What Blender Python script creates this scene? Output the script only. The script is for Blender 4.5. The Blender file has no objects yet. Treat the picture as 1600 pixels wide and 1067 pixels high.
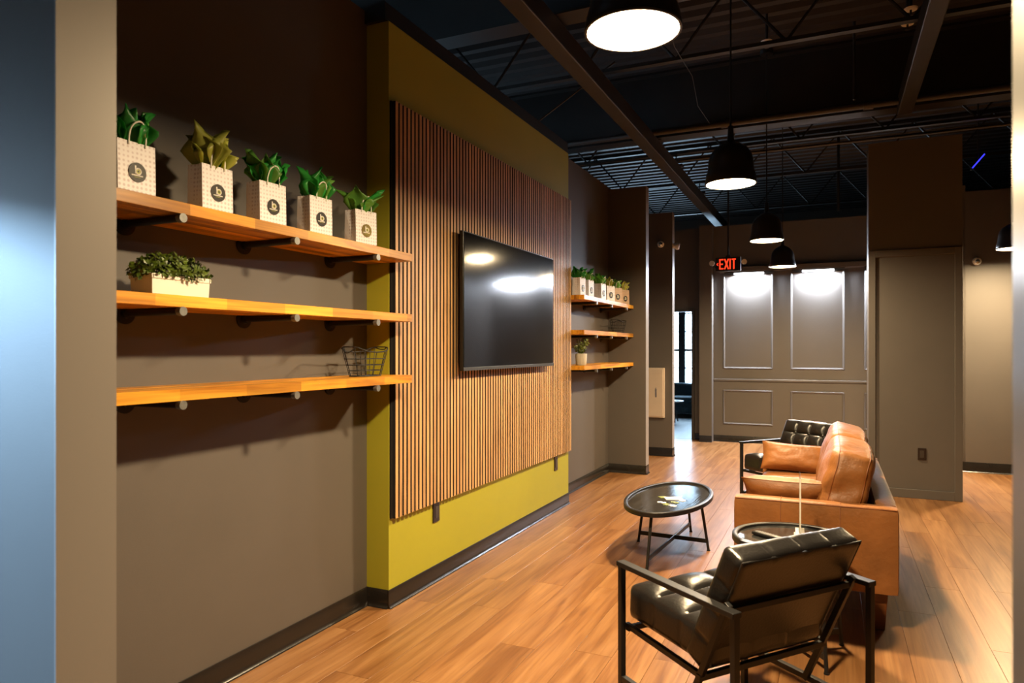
import bpy, math, random
from mathutils import Vector, Matrix, noise
R = math.radians
sc = bpy.context.scene
COL = sc.collection
rnd = random.Random(7)

# ------------------------------------------------------------------ camera
cam = bpy.data.cameras.new('camera')
cam_o = bpy.data.objects.new('camera', cam); COL.objects.link(cam_o)
cam.sensor_width = 36.0
cam.lens = 36.0 * 1090.0 / 1600.0
cam.shift_y = 11.5 / 1600.0
cam.clip_start = 0.02
cam_o.location = (0, 0, 1.45)
cam_o.rotation_euler = (R(90), 0, math.atan(500 / 1090))
cam.dof.use_dof = True
cam.dof.focus_distance = 4.6
cam.dof.aperture_fstop = 4.0
sc.camera = cam_o

# ------------------------------------------------------------------ world and sun
w = bpy.data.worlds.new('sky'); sc.world = w
w.use_nodes = True
bg = w.node_tree.nodes['Background']
bg.inputs[0].default_value = (0.52, 0.76, 1.0, 1)
bg.inputs[1].default_value = 17.0
sun = bpy.data.lights.new('sun', 'SUN')
sun.energy = 10.0; sun.color = (0.40, 0.68, 1.0); sun.angle = R(4)
sun_o = bpy.data.objects.new('sun', sun); COL.objects.link(sun_o)
sun_o.rotation_euler = Vector((1.0, 0.5, -0.25)).to_track_quat('-Z', 'Y').to_euler()

vs = sc.view_settings
vs.view_transform = 'Standard'; vs.look = 'None'; vs.gamma = 1.0
vs.use_curve_mapping = False
vs.exposure = 0.0
sc.cycles.use_denoising = True
sc.cycles.max_bounces = 8
sc.cycles.diffuse_bounces = 2
sc.cycles.sample_clamp_indirect = 6.0
sc.cycles.caustics_reflective = False
sc.cycles.caustics_refractive = False

LAMP_COL = (1.0, 0.74, 0.42)
LAMP_W = 112.0

# ------------------------------------------------------------------ materials
def new_mat(name):
    m = bpy.data.materials.new(name); m.use_nodes = True
    nt = m.node_tree
    return m, nt, nt.nodes['Principled BSDF']

def M(name, col, rough=.5, metal=0, var=0.0, scale=6, stretch=(1, 1, 1), bump=0, bscale=150, orand=0.0,
      spec=.5, coat=0, detail=4, hue=0.0):
    m, nt, b = new_mat(name)
    N, L = nt.nodes, nt.links
    b.inputs['Base Color'].default_value = (*col, 1)
    b.inputs['Roughness'].default_value = rough
    b.inputs['Metallic'].default_value = metal
    b.inputs['Specular IOR Level'].default_value = spec
    b.inputs['Coat Weight'].default_value = coat
    if var or bump or orand:
        tc = N.new('ShaderNodeTexCoord'); mp = N.new('ShaderNodeMapping')
        mp.inputs['Scale'].default_value = stretch
        oi = N.new('ShaderNodeObjectInfo')
        mul = N.new('ShaderNodeMath'); mul.operation = 'MULTIPLY'; mul.inputs[1].default_value = 37.0
        L.new(oi.outputs['Random'], mul.inputs[0])
        cx = N.new('ShaderNodeCombineXYZ')
        for i in range(3): L.new(mul.outputs[0], cx.inputs[i])
        L.new(tc.outputs['Object'], mp.inputs[0])
        L.new(cx.outputs[0], mp.inputs['Location'])
    src = None
    if var:
        nz = N.new('ShaderNodeTexNoise'); nz.inputs['Scale'].default_value = scale; nz.inputs['Detail'].default_value = detail
        L.new(mp.outputs[0], nz.inputs[0])
        rp = N.new('ShaderNodeValToRGB')
        rp.color_ramp.elements[0].position = .3; rp.color_ramp.elements[1].position = .72
        rp.color_ramp.elements[0].color = (*[c * (1 - var) for c in col], 1)
        rp.color_ramp.elements[1].color = (*[min(1, c * (1 + var)) for c in col], 1)
        L.new(nz.outputs[0], rp.inputs[0]); src = rp.outputs[0]
        L.new(src, b.inputs['Base Color'])
    if orand or hue:
        hs = N.new('ShaderNodeHueSaturation')
        if src: L.new(src, hs.inputs['Color'])
        else: hs.inputs['Color'].default_value = (*col, 1)
        mr = N.new('ShaderNodeMapRange'); mr.inputs[3].default_value = 1 - orand; mr.inputs[4].default_value = 1 + orand
        L.new(oi.outputs['Random'], mr.inputs[0]); L.new(mr.outputs[0], hs.inputs['Value'])
        if hue:
            m2 = N.new('ShaderNodeMath'); m2.operation = 'FRACT'
            m3 = N.new('ShaderNodeMath'); m3.operation = 'MULTIPLY'; m3.inputs[1].default_value = 7.77
            L.new(oi.outputs['Random'], m3.inputs[0]); L.new(m3.outputs[0], m2.inputs[0])
            mh = N.new('ShaderNodeMapRange'); mh.inputs[3].default_value = .5 - hue; mh.inputs[4].default_value = .5 + hue
            L.new(m2.outputs[0], mh.inputs[0]); L.new(mh.outputs[0], hs.inputs['Hue'])
        L.new(hs.outputs[0], b.inputs['Base Color'])
    if bump:
        n2 = N.new('ShaderNodeTexNoise'); n2.inputs['Scale'].default_value = bscale; n2.inputs['Detail'].default_value = 3
        L.new(mp.outputs[0], n2.inputs[0])
        bp = N.new('ShaderNodeBump'); bp.inputs['Strength'].default_value = bump; bp.inputs['Distance'].default_value = .01
        L.new(n2.outputs[0], bp.inputs['Height']); L.new(bp.outputs[0], b.inputs['Normal'])
    return m

def emis(name, col, strength):
    m, nt, b = new_mat(name)
    b.inputs['Base Color'].default_value = (0.02, 0.02, 0.02, 1)
    b.inputs['Emission Color'].default_value = (*col, 1)
    b.inputs['Emission Strength'].default_value = strength
    return m

def wood(name, dark, mid, light, axis, scale=1.0, rough=.45, orand=.12, knots=True, seg=None, hue=0.0, bump=.06):
    """plank wood: grain stretched along `axis` (0,1,2), with knots; seg adds stave blocks along the axis"""
    m, nt, b = new_mat(name); N, L = nt.nodes, nt.links
    tc = N.new('ShaderNodeTexCoord'); oi = N.new('ShaderNodeObjectInfo')
    mul = N.new('ShaderNodeMath'); mul.operation = 'MULTIPLY'; mul.inputs[1].default_value = 53.0
    L.new(oi.outputs['Random'], mul.inputs[0])
    cx = N.new('ShaderNodeCombineXYZ')
    for i in range(3): L.new(mul.outputs[0], cx.inputs[i])
    add = N.new('ShaderNodeVectorMath'); add.operation = 'ADD'
    L.new(tc.outputs['Object'], add.inputs[0]); L.new(cx.outputs[0], add.inputs[1])
    def mapped(s_along, s_cross):
        mp = N.new('ShaderNodeMapping'); s = [s_cross] * 3; s[axis] = s_along
        mp.inputs['Scale'].default_value = s; L.new(add.outputs[0], mp.inputs[0]); return mp.outputs[0]
    n1 = N.new('ShaderNodeTexNoise'); n1.inputs['Scale'].default_value = 1; n1.inputs['Detail'].default_value = 6
    n1.inputs['Distortion'].default_value = 1.2
    L.new(mapped(1.1 * scale, 13 * scale), n1.inputs[0])
    n2 = N.new('ShaderNodeTexNoise'); n2.inputs['Scale'].default_value = 1; n2.inputs['Detail'].default_value = 3
    L.new(mapped(3 * scale, 90 * scale), n2.inputs[0])
    rp = N.new('ShaderNodeValToRGB'); e = rp.color_ramp.elements
    e[0].position = .30; e[0].color = (*dark, 1); e[1].position = .70; e[1].color = (*light, 1)
    k = e.new(.48); k.color = (*mid, 1)
    L.new(n1.outputs[0], rp.inputs[0])
    mx = N.new('ShaderNodeMix'); mx.data_type = 'RGBA'; mx.blend_type = 'MULTIPLY'; mx.inputs[0].default_value = .35
    r2 = N.new('ShaderNodeValToRGB'); r2.color_ramp.elements[0].position = .35; r2.color_ramp.elements[0].color = (.45, .38, .3, 1)
    r2.color_ramp.elements[1].position = .55
    L.new(n2.outputs[0], r2.inputs[0]); L.new(rp.outputs[0], mx.inputs[6]); L.new(r2.outputs[0], mx.inputs[7])
    out = mx.outputs[2]
    if knots:
        v = N.new('ShaderNodeTexNoise'); v.inputs['Scale'].default_value = 1; v.inputs['Detail'].default_value = 2
        L.new(mapped(2.3 * scale, 9 * scale), v.inputs[0])
        r3 = N.new('ShaderNodeValToRGB'); r3.color_ramp.elements[0].position = .70; r3.color_ramp.elements[1].position = .80
        r3.color_ramp.elements[0].color = (0, 0, 0, 1); r3.color_ramp.elements[1].color = (.75, .75, .75, 1)
        L.new(v.outputs[0], r3.inputs[0])
        mk = N.new('ShaderNodeMix'); mk.data_type = 'RGBA'
        L.new(r3.outputs[0], mk.inputs[0]); L.new(out, mk.inputs[6]); mk.inputs[7].default_value = (*[c * .55 for c in dark], 1)
        out = mk.outputs[2]
    if seg:
        sx = N.new('ShaderNodeSeparateXYZ'); L.new(add.outputs[0], sx.inputs[0])
        dv = N.new('ShaderNodeMath'); dv.operation = 'MULTIPLY'; dv.inputs[1].default_value = 1 / seg
        L.new(sx.outputs[axis], dv.inputs[0])
        fl = N.new('ShaderNodeMath'); fl.operation = 'FLOOR'; L.new(dv.outputs[0], fl.inputs[0])
        wn = N.new('ShaderNodeTexWhiteNoise'); wn.noise_dimensions = '1D'; L.new(fl.outputs[0], wn.inputs['W'])
        hs0 = N.new('ShaderNodeHueSaturation'); mr0 = N.new('ShaderNodeMapRange')
        mr0.inputs[3].default_value = .62; mr0.inputs[4].default_value = 1.3
        L.new(wn.outputs[0], mr0.inputs[0]); L.new(mr0.outputs[0], hs0.inputs['Value']); L.new(out, hs0.inputs['Color'])
        out = hs0.outputs[0]
    hs = N.new('ShaderNodeHueSaturation'); mr = N.new('ShaderNodeMapRange')
    mr.inputs[3].default_value = 1 - orand; mr.inputs[4].default_value = 1 + orand
    L.new(oi.outputs['Random'], mr.inputs[0]); L.new(mr.outputs[0], hs.inputs['Value']); L.new(out, hs.inputs['Color'])
    L.new(hs.outputs[0], b.inputs['Base Color'])
    b.inputs['Roughness'].default_value = rough
    if bump:
        bp = N.new('ShaderNodeBump'); bp.inputs['Strength'].default_value = bump; bp.inputs['Distance'].default_value = .01
        L.new(n2.outputs[0], bp.inputs['Height']); L.new(bp.outputs[0], b.inputs['Normal'])
    return m

def tissue_mat(name, col):
    m = bpy.data.materials.new(name); m.use_nodes = True; nt = m.node_tree; N, L = nt.nodes, nt.links
    N.remove(N['Principled BSDF']); out = N['Material Output']
    d = N.new('ShaderNodeBsdfDiffuse'); t = N.new('ShaderNodeBsdfTranslucent'); g = N.new('ShaderNodeBsdfGlossy')
    oi = N.new('ShaderNodeObjectInfo'); hs = N.new('ShaderNodeHueSaturation'); mr = N.new('ShaderNodeMapRange')
    mr.inputs[3].default_value = .65; mr.inputs[4].default_value = 1.35
    hs.inputs['Color'].default_value = (*col, 1)
    L.new(oi.outputs['Random'], mr.inputs[0]); L.new(mr.outputs[0], hs.inputs['Value'])
    for s in (d, t): L.new(hs.outputs[0], s.inputs[0])
    g.inputs['Roughness'].default_value = .35
    a = N.new('ShaderNodeMixShader'); a.inputs[0].default_value = .42
    L.new(d.outputs[0], a.inputs[1]); L.new(t.outputs[0], a.inputs[2])
    c = N.new('ShaderNodeMixShader'); c.inputs[0].default_value = .04
    L.new(a.outputs[0], c.inputs[1]); L.new(g.outputs[0], c.inputs[2])
    L.new(c.outputs[0], out.inputs[0]); return m

def glass_mat(name, gloss=.08, tint=(1, 1, 1)):
    m = bpy.data.materials.new(name); m.use_nodes = True; nt = m.node_tree; N, L = nt.nodes, nt.links
    N.remove(N['Principled BSDF']); out = N['Material Output']
    t = N.new('ShaderNodeBsdfTransparent'); t.inputs[0].default_value = (*tint, 1)
    g = N.new('ShaderNodeBsdfGlossy'); g.inputs['Roughness'].default_value = .02
    a = N.new('ShaderNodeMixShader'); a.inputs[0].default_value = gloss
    L.new(t.outputs[0], a.inputs[1]); L.new(g.outputs[0], a.inputs[2]); L.new(a.outputs[0], out.inputs[0]); return m

def dotted_paper(name, col, dot, scale=62.0):
    """paper with a small printed repeating motif"""
    m, nt, b = new_mat(name); N, L = nt.nodes, nt.links
    tc = N.new('ShaderNodeTexCoord')
    vo = N.new('ShaderNodeTexVoronoi'); vo.inputs['Scale'].default_value = scale; vo.inputs['Randomness'].default_value = .12
    L.new(tc.outputs['Object'], vo.inputs[0])
    rp = N.new('ShaderNodeValToRGB'); e = rp.color_ramp.elements
    e[0].position = .22; e[0].color = (*dot, 1); e[1].position = .38; e[1].color = (*col, 1)
    L.new(vo.outputs['Distance'], rp.inputs[0]); L.new(rp.outputs[0], b.inputs['Base Color'])
    b.inputs['Roughness'].default_value = .55
    return m

MT = {}
MT['wall'] = M('charcoal_wall_paint', (.114, .101, .091), .55, var=.04, scale=3, bump=.05, bscale=300)
MT['green'] = M('olive_green_wall_paint', (.395, .375, .028), .5, var=.03, scale=3, bump=.05, bscale=300)
MT['base'] = M('black_vinyl_baseboard', (.017, .014, .012), .24, var=.1, scale=9, spec=.5)
MT['cap'] = M('pale_wall_end', (.27, .245, .225), .45)
MT['trim'] = M('charcoal_trim_paint', (.125, .115, .108), .35)
MT['deck'] = M('black_painted_steel_deck', (.020, .018, .017), .55, var=.2, scale=2)
MT['steel_dark'] = M('black_painted_steel', (.016, .0145, .013), .5, var=.2, scale=4)
MT['pipe_grey'] = M('grey_conduit', (.034, .030, .027), .45, var=.15, scale=6)
MT['plank'] = wood('oak_floor_planks', (.195, .079, .026), (.285, .130, .046), (.375, .190, .076), 1, .8, .33, .09)
MT['slab'] = wood('oak_floor_beyond', (.215, .090, .030), (.285, .130, .046), (.355, .176, .069), 1, .9, .31, 0)
MT['far_floor'] = M('pale_floor_far_room', (.34, .36, .37), .4, var=.12, scale=3, stretch=(4, .6, 1))
MT['slat'] = wood('oak_slats', (.43, .24, .095), (.60, .35, .148), (.70, .43, .195), 2, 1.3, .5, .17, knots=False)
MT['felt'] = M('black_felt_backing', (.012, .010, .010), .95)
MT['shelf'] = wood('orange_acacia_staves', (.38, .13, .010), (.70, .30, .022), (.86, .43, .042), 1, 1.1, .38, .16, seg=.31)
MT['pipe'] = M('black_iron_pipe', (.018, .017, .017), .45, .4, var=.2, scale=30)
MT['pipe_cap'] = M('grey_pipe_cap', (.22, .22, .21), .42, .6, var=.15, scale=60)
MT['tvblack'] = M('black_tv_plastic', (.008, .008, .008), .35)
MT['tvscreen'] = M('glossy_tv_screen', (.003, .003, .004), .10, spec=.6)
MT['tvgrey'] = M('dark_grey_tv_trim', (.06, .06, .06), .35, .3)
MT['bag_white'] = dotted_paper('white_dotted_paper', (.92, .90, .94), (.68, .61, .65))
MT['bag_tan'] = dotted_paper('lamplit_dotted_paper', (.62, .44, .30), (.40, .27, .18))  # white bag paper with warm lamplight put into its colour
MT['handle'] = M('white_paper_cord', (.90, .87, .78), .7, var=.05, scale=200)
MT['stk_dark'] = M('dark_brown_foil_sticker', (.012, .009, .006), .5, 0)
MT['stk_gold'] = M('gold_foil_sticker', (.42, .33, .12), .22, .9)
MT['stk_white'] = M('white_print', (.85, .83, .78), .5)
MT['stk_lime'] = M('lime_print', (.50, .52, .10), .5)
MT['t_green'] = tissue_mat('emerald_tissue_paper', (.045, .38, .06))
MT['t_mid'] = tissue_mat('leaf_green_tissue_paper', (.20, .50, .08))
MT['t_lime'] = tissue_mat('lime_tissue_paper', (.58, .60, .11))
MT['leaf'] = M('boxwood_leaves', (.075, .115, .012), .38, var=.6, scale=40)
MT['leaf2'] = M('pale_leaves', (.16, .20, .045), .45, var=.5, scale=60)
MT['white_cer'] = M('white_wood_planter', (.84, .80, .72), .5, var=.04, scale=12)
MT['pot'] = M('whitewashed_pot', (.62, .58, .5), .6, var=.3, scale=14, stretch=(1, 1, .2))
MT['soil'] = M('dark_soil', (.02, .014, .008), .9)
MT['wire'] = M('black_wire', (.006, .006, .006), .6, 0)
MT['leather'] = M('cognac_leather', (.275, .108, .030), .48, var=.25, scale=5, bump=.30, bscale=38, detail=6)
MT['leather_seam'] = M('dark_cognac_seam', (.20, .06, .012), .5)
MT['sofa_leg'] = M('dark_stained_leg', (.14, .045, .012), .4, var=.2, scale=20, stretch=(1, 1, .1))
MT['blk_leather'] = M('black_leather', (.011, .010, .010), .31, var=.15, scale=8, bump=.10, bscale=110, spec=.6)
MT['blk_metal'] = M('black_powder_coat', (.016, .016, .017), .42, .2, var=.1, scale=20)
MT['blk_wood'] = wood('black_stained_oak', (.010, .010, .010), (.028, .027, .027), (.05, .05, .05), 1, 1.6, .12, 0, knots=False, bump=.06)
MT['lamp'] = M('black_lamp_enamel', (.018, .016, .014), .3, var=.1, scale=8)
MT['lamp_in'] = M('white_lamp_inside', (.8, .76, .7), .5)
MT['bulb'] = emis('lit_lamp_diffuser', LAMP_COL, 60.0)
MT['led'] = emis('lit_cool_led_bar', (.88, .93, 1.0), 14.0)
MT['exit_red'] = emis('lit_red_letters', (1.0, .045, .012), 1.7)
MT['blue_led'] = emis('lit_blue_strip', (.03, .03, 1.0), 2.5)
MT['white_plast'] = M('white_plastic', (.82, .80, .77), .35)
MT['lens'] = M('silver_lens', (.5, .55, .58), .15, .9)
MT['cream'] = M('cream_enamel', (.62, .52, .42), .4, var=.03, scale=8)
MT['chrome'] = M('chrome', (.7, .7, .7), .2, 1)
MT['outlet'] = M('dark_brown_outlet', (.022, .013, .010), .35)
MT['outlet_face'] = M('dark_grey_outlet_face', (.05, .042, .036), .3)
MT['teal'] = M('dark_teal_fabric', (.045, .085, .11), .8, var=.2, scale=30)
MT['white_top'] = M('white_table_top', (.7, .72, .74), .25)
MT['frame_dark'] = M('dark_window_frame', (.03, .035, .04), .5)
MT['glass'] = glass_mat('window_glass', .07)
MT['acrylic'] = glass_mat('clear_acrylic', .28, (.93, .95, .95))
MT['acrylic_edge'] = M('bright_acrylic_edge', (.75, .72, .66), .15, spec=.8)
MT['remote'] = M('black_remote_plastic', (.012, .012, .013), .35)
MT['btn'] = M('grey_rubber_buttons', (.16, .16, .18), .5)
MT['puz_white'] = M('white_cardboard', (.84, .86, .93), .6)
MT['puz_green'] = M('printed_green_card', (.22, .26, .06), .5, var=.5, scale=90)
MT['copper'] = M('brushed_door_frame', (.06, .052, .045), .4)

# ------------------------------------------------------------------ mesh helpers
class MB:
    def __init__(s): s.v = []; s.f = []
    def add(s, verts, faces):
        o = len(s.v); s.v += [tuple(p) for p in verts]; s.f += [tuple(i + o for i in f) for f in faces]; return s
    def box(s, c, d, rot=None):
        x, y, z = (k / 2 for k in d); pts = [Vector((a * x, b * y, e * z)) for a in (-1, 1) for b in (-1, 1) for e in (-1, 1)]
        if rot is not None: pts = [rot @ p for p in pts]
        pts = [p + Vector(c) for p in pts]
        return s.add(pts, [(0, 1, 3, 2), (4, 6, 7, 5), (0, 4, 5, 1), (2, 3, 7, 6), (0, 2, 6, 4), (1, 5, 7, 3)])
    def bb(s, x0, x1, y0, y1, z0, z1):
        return s.box(((x0 + x1) / 2, (y0 + y1) / 2, (z0 + z1) / 2), (abs(x1 - x0), abs(y1 - y0), abs(z1 - z0)))
    def bar(s, p0, p1, w, h, up=(0, 0, 1)):
        p0, p1 = Vector(p0), Vector(p1); d = p1 - p0; L = d.length; d = d / L
        u = Vector(up); 
        if abs(u.dot(d)) > .98: u = Vector((0, 1, 0))
        sx = d.cross(u).normalized(); sz = sx.cross(d).normalized()
        rot = Matrix((sx, d, sz)).transposed()
        return s.box((p0 + p1) / 2, (w, L, h), rot)
    def tube(s, pts, r, n=10, closed=False, caps=True):
        pts = [Vector(p) for p in pts]; k = len(pts); rings = []
        rr = r if hasattr(r, '__len__') else [r] * k
        t0 = None; nrm = None
        for i, p in enumerate(pts):
            a = pts[(i - 1) % k] if (closed or i > 0) else p
            b = pts[(i + 1) % k] if (closed or i < k - 1) else p
            t = (b - a).normalized()
            if nrm is None:
                nrm = t.orthogonal().normalized()
            else:
                nrm = (nrm - t * nrm.dot(t))
                nrm = nrm.normalized() if nrm.length > 1e-6 else t.orthogonal().normalized()
            bn = t.cross(nrm)
            rings.append([p + (nrm * math.cos(2 * math.pi * j / n) + bn * math.sin(2 * math.pi * j / n)) * rr[i] for j in range(n)])
        V = [q for rg in rings for q in rg]; F = []
        for i in range(k if closed else k - 1):
            a = i * n; b = ((i + 1) % k) * n
            for j in range(n): F.append((a + j, a + (j + 1) % n, b + (j + 1) % n, b + j))
        if not closed and caps:
            F.append(tuple(reversed(range(n)))); F.append(tuple(range((k - 1) * n, k * n)))
        return s.add(V, F)
    def cyl(s, p0, p1, r0, r1=None, n=20):
        return s.tube([p0, p1], [r0, r0 if r1 is None else r1], n)
    def lathe(s, prof, n=36, c=(0, 0, 0), sx=1, sy=1, cap0=False, cap1=False):
        V = []; F = []
        for (r, z) in prof:
            for j in range(n):
                a = 2 * math.pi * j / n; V.append((c[0] + r * sx * math.cos(a), c[1] + r * sy * math.sin(a), c[2] + z))
        for i in range(len(prof) - 1):
            for j in range(n):
                F.append((i * n + j, i * n + (j + 1) % n, (i + 1) * n + (j + 1) % n, (i + 1) * n + j))
        if cap0: F.append(tuple(reversed(range(n))))
        if cap1: F.append(tuple(range((len(prof) - 1) * n, len(prof) * n)))
        return s.add(V, F)
    def grid(s, fn, nu, nv):
        V = [fn(i / nu, j / nv) for i in range(nu + 1) for j in range(nv + 1)]
        F = [(i * (nv + 1) + j, (i + 1) * (nv + 1) + j, (i + 1) * (nv + 1) + j + 1, i * (nv + 1) + j + 1) for i in range(nu) for j in range(nv)]
        return s.add(V, F)
    def roundbox(s, d, r, n=(8, 8, 8), disp=None, xf=None):
        hx, hy, hz = (k / 2 for k in d); idx = {}; V = []; F = []
        def vid(i, j, k):
            key = (i, j, k)
            if key in idx: return idx[key]
            p = Vector((-hx + 2 * hx * i / n[0], -hy + 2 * hy * j / n[1], -hz + 2 * hz * k / n[2]))
            c = Vector((max(-hx + r, min(hx - r, p.x)), max(-hy + r, min(hy - r, p.y)), max(-hz + r, min(hz - r, p.z))))
            q = p - c; nr = q.normalized() if q.length > 1e-9 else Vector((0, 0, 1))
            o = c + nr * r
            if disp: o = disp(o, nr)
            if xf is not None: o = xf @ o
            idx[key] = len(V); V.append(o); return idx[key]
        a, b, c = n
        for i in range(a):
            for j in range(b):
                F.append((vid(i, j, 0), vid(i, j + 1, 0), vid(i + 1, j + 1, 0), vid(i + 1, j, 0)))
                F.append((vid(i, j, c), vid(i + 1, j, c), vid(i + 1, j + 1, c), vid(i, j + 1, c)))
        for i in range(a):
            for k in range(c):
                F.append((vid(i, 0, k), vid(i + 1, 0, k), vid(i + 1, 0, k + 1), vid(i, 0, k + 1)))
                F.append((vid(i, b, k), vid(i, b, k + 1), vid(i + 1, b, k + 1), vid(i + 1, b, k)))
        for j in range(b):
            for k in range(c):
                F.append((vid(0, j, k), vid(0, j, k + 1), vid(0, j + 1, k + 1), vid(0, j + 1, k)))
                F.append((vid(a, j, k), vid(a, j + 1, k), vid(a, j + 1, k + 1), vid(a, j, k + 1)))
        return s.add(V, F)
    def mesh(s, name, mat, smooth=None):
        me = bpy.data.meshes.new(name); me.from_pydata(s.v, [], s.f); me.update()
        if mat: me.materials.append(MT[mat] if isinstance(mat, str) else mat)
        if smooth is not None:
            me.shade_smooth()
            if smooth < 180: me.set_sharp_from_angle(angle=R(smooth))
        return me
    def build(s, name, mat, parent=None, smooth=None, bevel=0, seg=2, loc=None, rz=0):
        o = bpy.data.objects.new(name, s.mesh(name, mat, smooth)); COL.objects.link(o)
        if parent is not None: o.parent = parent
        if loc is not None: o.location = loc
        if rz: o.rotation_euler.z = rz
        if bevel:
            b = o.modifiers.new('bevel', 'BEVEL'); b.width = bevel; b.segments = seg; b.limit_method = 'ANGLE'; b.angle_limit = R(40)
        return o

def tag(o, label=None, cat=None, group=None, kind=None):
    if label: o['label'] = label
    if cat: o['category'] = cat
    if group: o['group'] = group
    if kind: o['kind'] = kind
    return o
def thing(name, label, cat, loc=(0, 0, 0), rz=0, group=None):
    o = bpy.data.objects.new(name, None); COL.objects.link(o)
    o.location = loc; o.rotation_euler = (0, 0, rz); o.empty_display_size = .1
    return tag(o, label, cat, group)
def struct(name, mb, mat, label=None, parent=None, **k):
    o = mb.build(name, mat, parent, **k)
    if parent is None: o['kind'] = 'structure'
    if label: o['label'] = label
    return o
def inst(name, me, parent, loc=(0, 0, 0), rot=(0, 0, 0), scale=None):
    o = bpy.data.objects.new(name, me); COL.objects.link(o); o.parent = parent; o.location = loc; o.rotation_euler = rot
    if scale: o.scale = scale
    return o
def copy_tree(o, parent=None):
    c = o.copy(); COL.objects.link(c); c.parent = parent
    for ch in list(o.children): copy_tree(ch, c)
    return c

# ------------------------------------------------------------------ the setting
WX, GX = -2.40, -2.251            # shelf wall plane, green wall face
GY0, GY1 = 3.255, 6.177           # green wall ends
YP0, YP1 = 0.878, 1.007           # near partition
WT = 3.36                          # wall height
DZ = 4.35                          # deck height

# floor: slab and planks
floor = struct('floor', MB().bb(-6.6, 6.1, -3.3, 16.3, -.2, -.006), 'slab', 'warm oak plank floor running towards the far wall')
struct('floor_far_room', MB().bb(-6.4, -1.72, 11.42, 16.0, -.006, 0), 'far_floor', 'pale bluish floor of the room behind the doorway')
PW, PL = .182, 1.42
pm = {}
row = 0; x = WX + .003
while x < 2.6:
    x1 = x + PW
    y = 1.5 - ((row * .53 + .11 * (row % 3)) % 1.0) * PL
    while y < 11.4:
        ya, yb = max(y, 1.45), min(y + PL, 11.395)
        y += PL
        if yb - ya < .12: continue
        if x > .21 * yb + .15 or x1 < -0.62 * yb - 1.6: continue
        if yb < 1.95: continue
        L = round(yb - ya, 3)
        if L not in pm:
            g = .0007
            b = MB(); hw, hl = PW / 2 - g, L / 2 - g; t = .0006
            V = [(-hw, -hl, -.006), (hw, -hl, -.006), (hw, hl, -.006), (-hw, hl, -.006),
                 (-hw, -hl, -t), (hw, -hl, -t), (hw, hl, -t), (-hw, hl, -t),
                 (-hw + t, -hl + t, 0), (hw - t, -hl + t, 0), (hw - t, hl - t, 0), (-hw + t, hl - t, 0)]
            F = [(0, 1, 5, 4), (1, 2, 6, 5), (2, 3, 7, 6), (3, 0, 4, 7), (4, 5, 9, 8), (5, 6, 10, 9), (6, 7, 11, 10), (7, 4, 8, 11), (8, 9, 10, 11)]
            pm[L] = b.add(V, F).mesh('plank', 'plank')
        inst('plank', pm[L], floor, (x + PW / 2, (ya + yb) / 2, 0))
    x = x1; row += 1

# ceiling: corrugated steel deck
def deck():
    prof = []; y = -3.2
    while y < 16.2:
        prof += [(y, 0), (y + .075, 0), (y + .10, .05), (y + .175, .05)]; y += .2
    b = MB(); V = []; F = []
    for yy, zz in prof: V += [(-6.6, yy, DZ + zz), (6.1, yy, DZ + zz)]
    for i in range(len(prof) - 1): F.append((2 * i, 2 * i + 1, 2 * i + 3, 2 * i + 2))
    return b.add(V, F)
struct('ceiling', deck(), 'deck', 'black corrugated steel roof deck')
struct('ceiling_sky_blocker', MB().bb(-6.7, 6.2, -3.4, 16.4, DZ + .08, DZ + .16), 'deck')  # unseen slab added over the deck to keep sky light out

def wall_open(axis, pos, thick, a0, a1, z0, z1, holes):
    """wall in plane axis=pos with rectangular holes (a, b, zlo, zhi)"""
    b = MB()
    def put(p, q, r, s):
        if q - p < 1e-4 or s - r < 1e-4: return
        if axis == 'x': b.bb(pos, pos + thick, p, q, r, s)
        else: b.bb(p, q, pos, pos + thick, r, s)
    cur = a0
    for (p, q, r, s) in sorted(holes):
        put(cur, p, z0, z1); put(p, q, z0, r); put(p, q, s, z1); cur = q
    put(cur, a1, z0, z1); return b

# outer shell
struct('wall_outer_left', wall_open('x', -6.5, -.15, -3.2, 16.15, 0, DZ + .05, [(6.0, 7.6, 1.2, 2.8), (-2.30, -.60, 1.0, 3.05)]), 'wall')
struct('wall_outer_right', MB().bb(6, 6.15, -3.2, 16.15, 0, DZ + .05), 'wall')
struct('wall_outer_near', MB().bb(-6.6, 6.1, -3.3, -3.15, 0, DZ + .05), 'wall')
struct('wall_outer_far', wall_open('y', 16.0, .15, -6.6, 6.1, 0, DZ + .05, [(-4.9, -2.45, .62, 2.75)]), 'wall')

# shelf wall and green wall
struct('wall_left', MB().bb(WX - .13, WX, YP1 - .13, 8.08, 0, WT), 'wall', 'charcoal painted wall behind the wooden shelves')
struct('wall_left_green', MB().bb(WX, GX, GY0, GY1, 0, 3.283), 'green', 'olive green projecting wall that carries the slats')
struct('trim_1', MB().bb(WX - .13, GX - .01, GY0 - .02, GY1 + .01, 3.285, 3.385), 'steel_dark', 'dark cap along the top of the green wall')

# near partition with the opening the camera looks through
struct('wall_near_left', MB().bb(-3.6, -1.40, YP0, YP1, 0, WT), 'wall', 'near wall end at the left edge of the opening')
struct('wall_near_right', MB().bb(.200, 3.2, YP0, YP1, 0, WT), 'wall', 'near wall end at the right edge of the opening')
struct('wall_foyer_left', wall_open('x', -3.5, -.13, -3.1, YP0, 0, WT, [(-.55, .80, .35, 2.205)]), 'wall')

# stub partitions on the left, farther on
SX = -1.953
struct('wall_stub_shelf', MB().bb(WX - .13, SX, 7.955, 8.085, 0, 3.33), 'wall', 'short charcoal wall closing off the far shelves')
struct('wall_stub_cabinet', MB().bb(-4.2, SX, 9.42, 9.55, 0, 3.29), 'wall', 'short charcoal wall carrying the cream cabinet')

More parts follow.
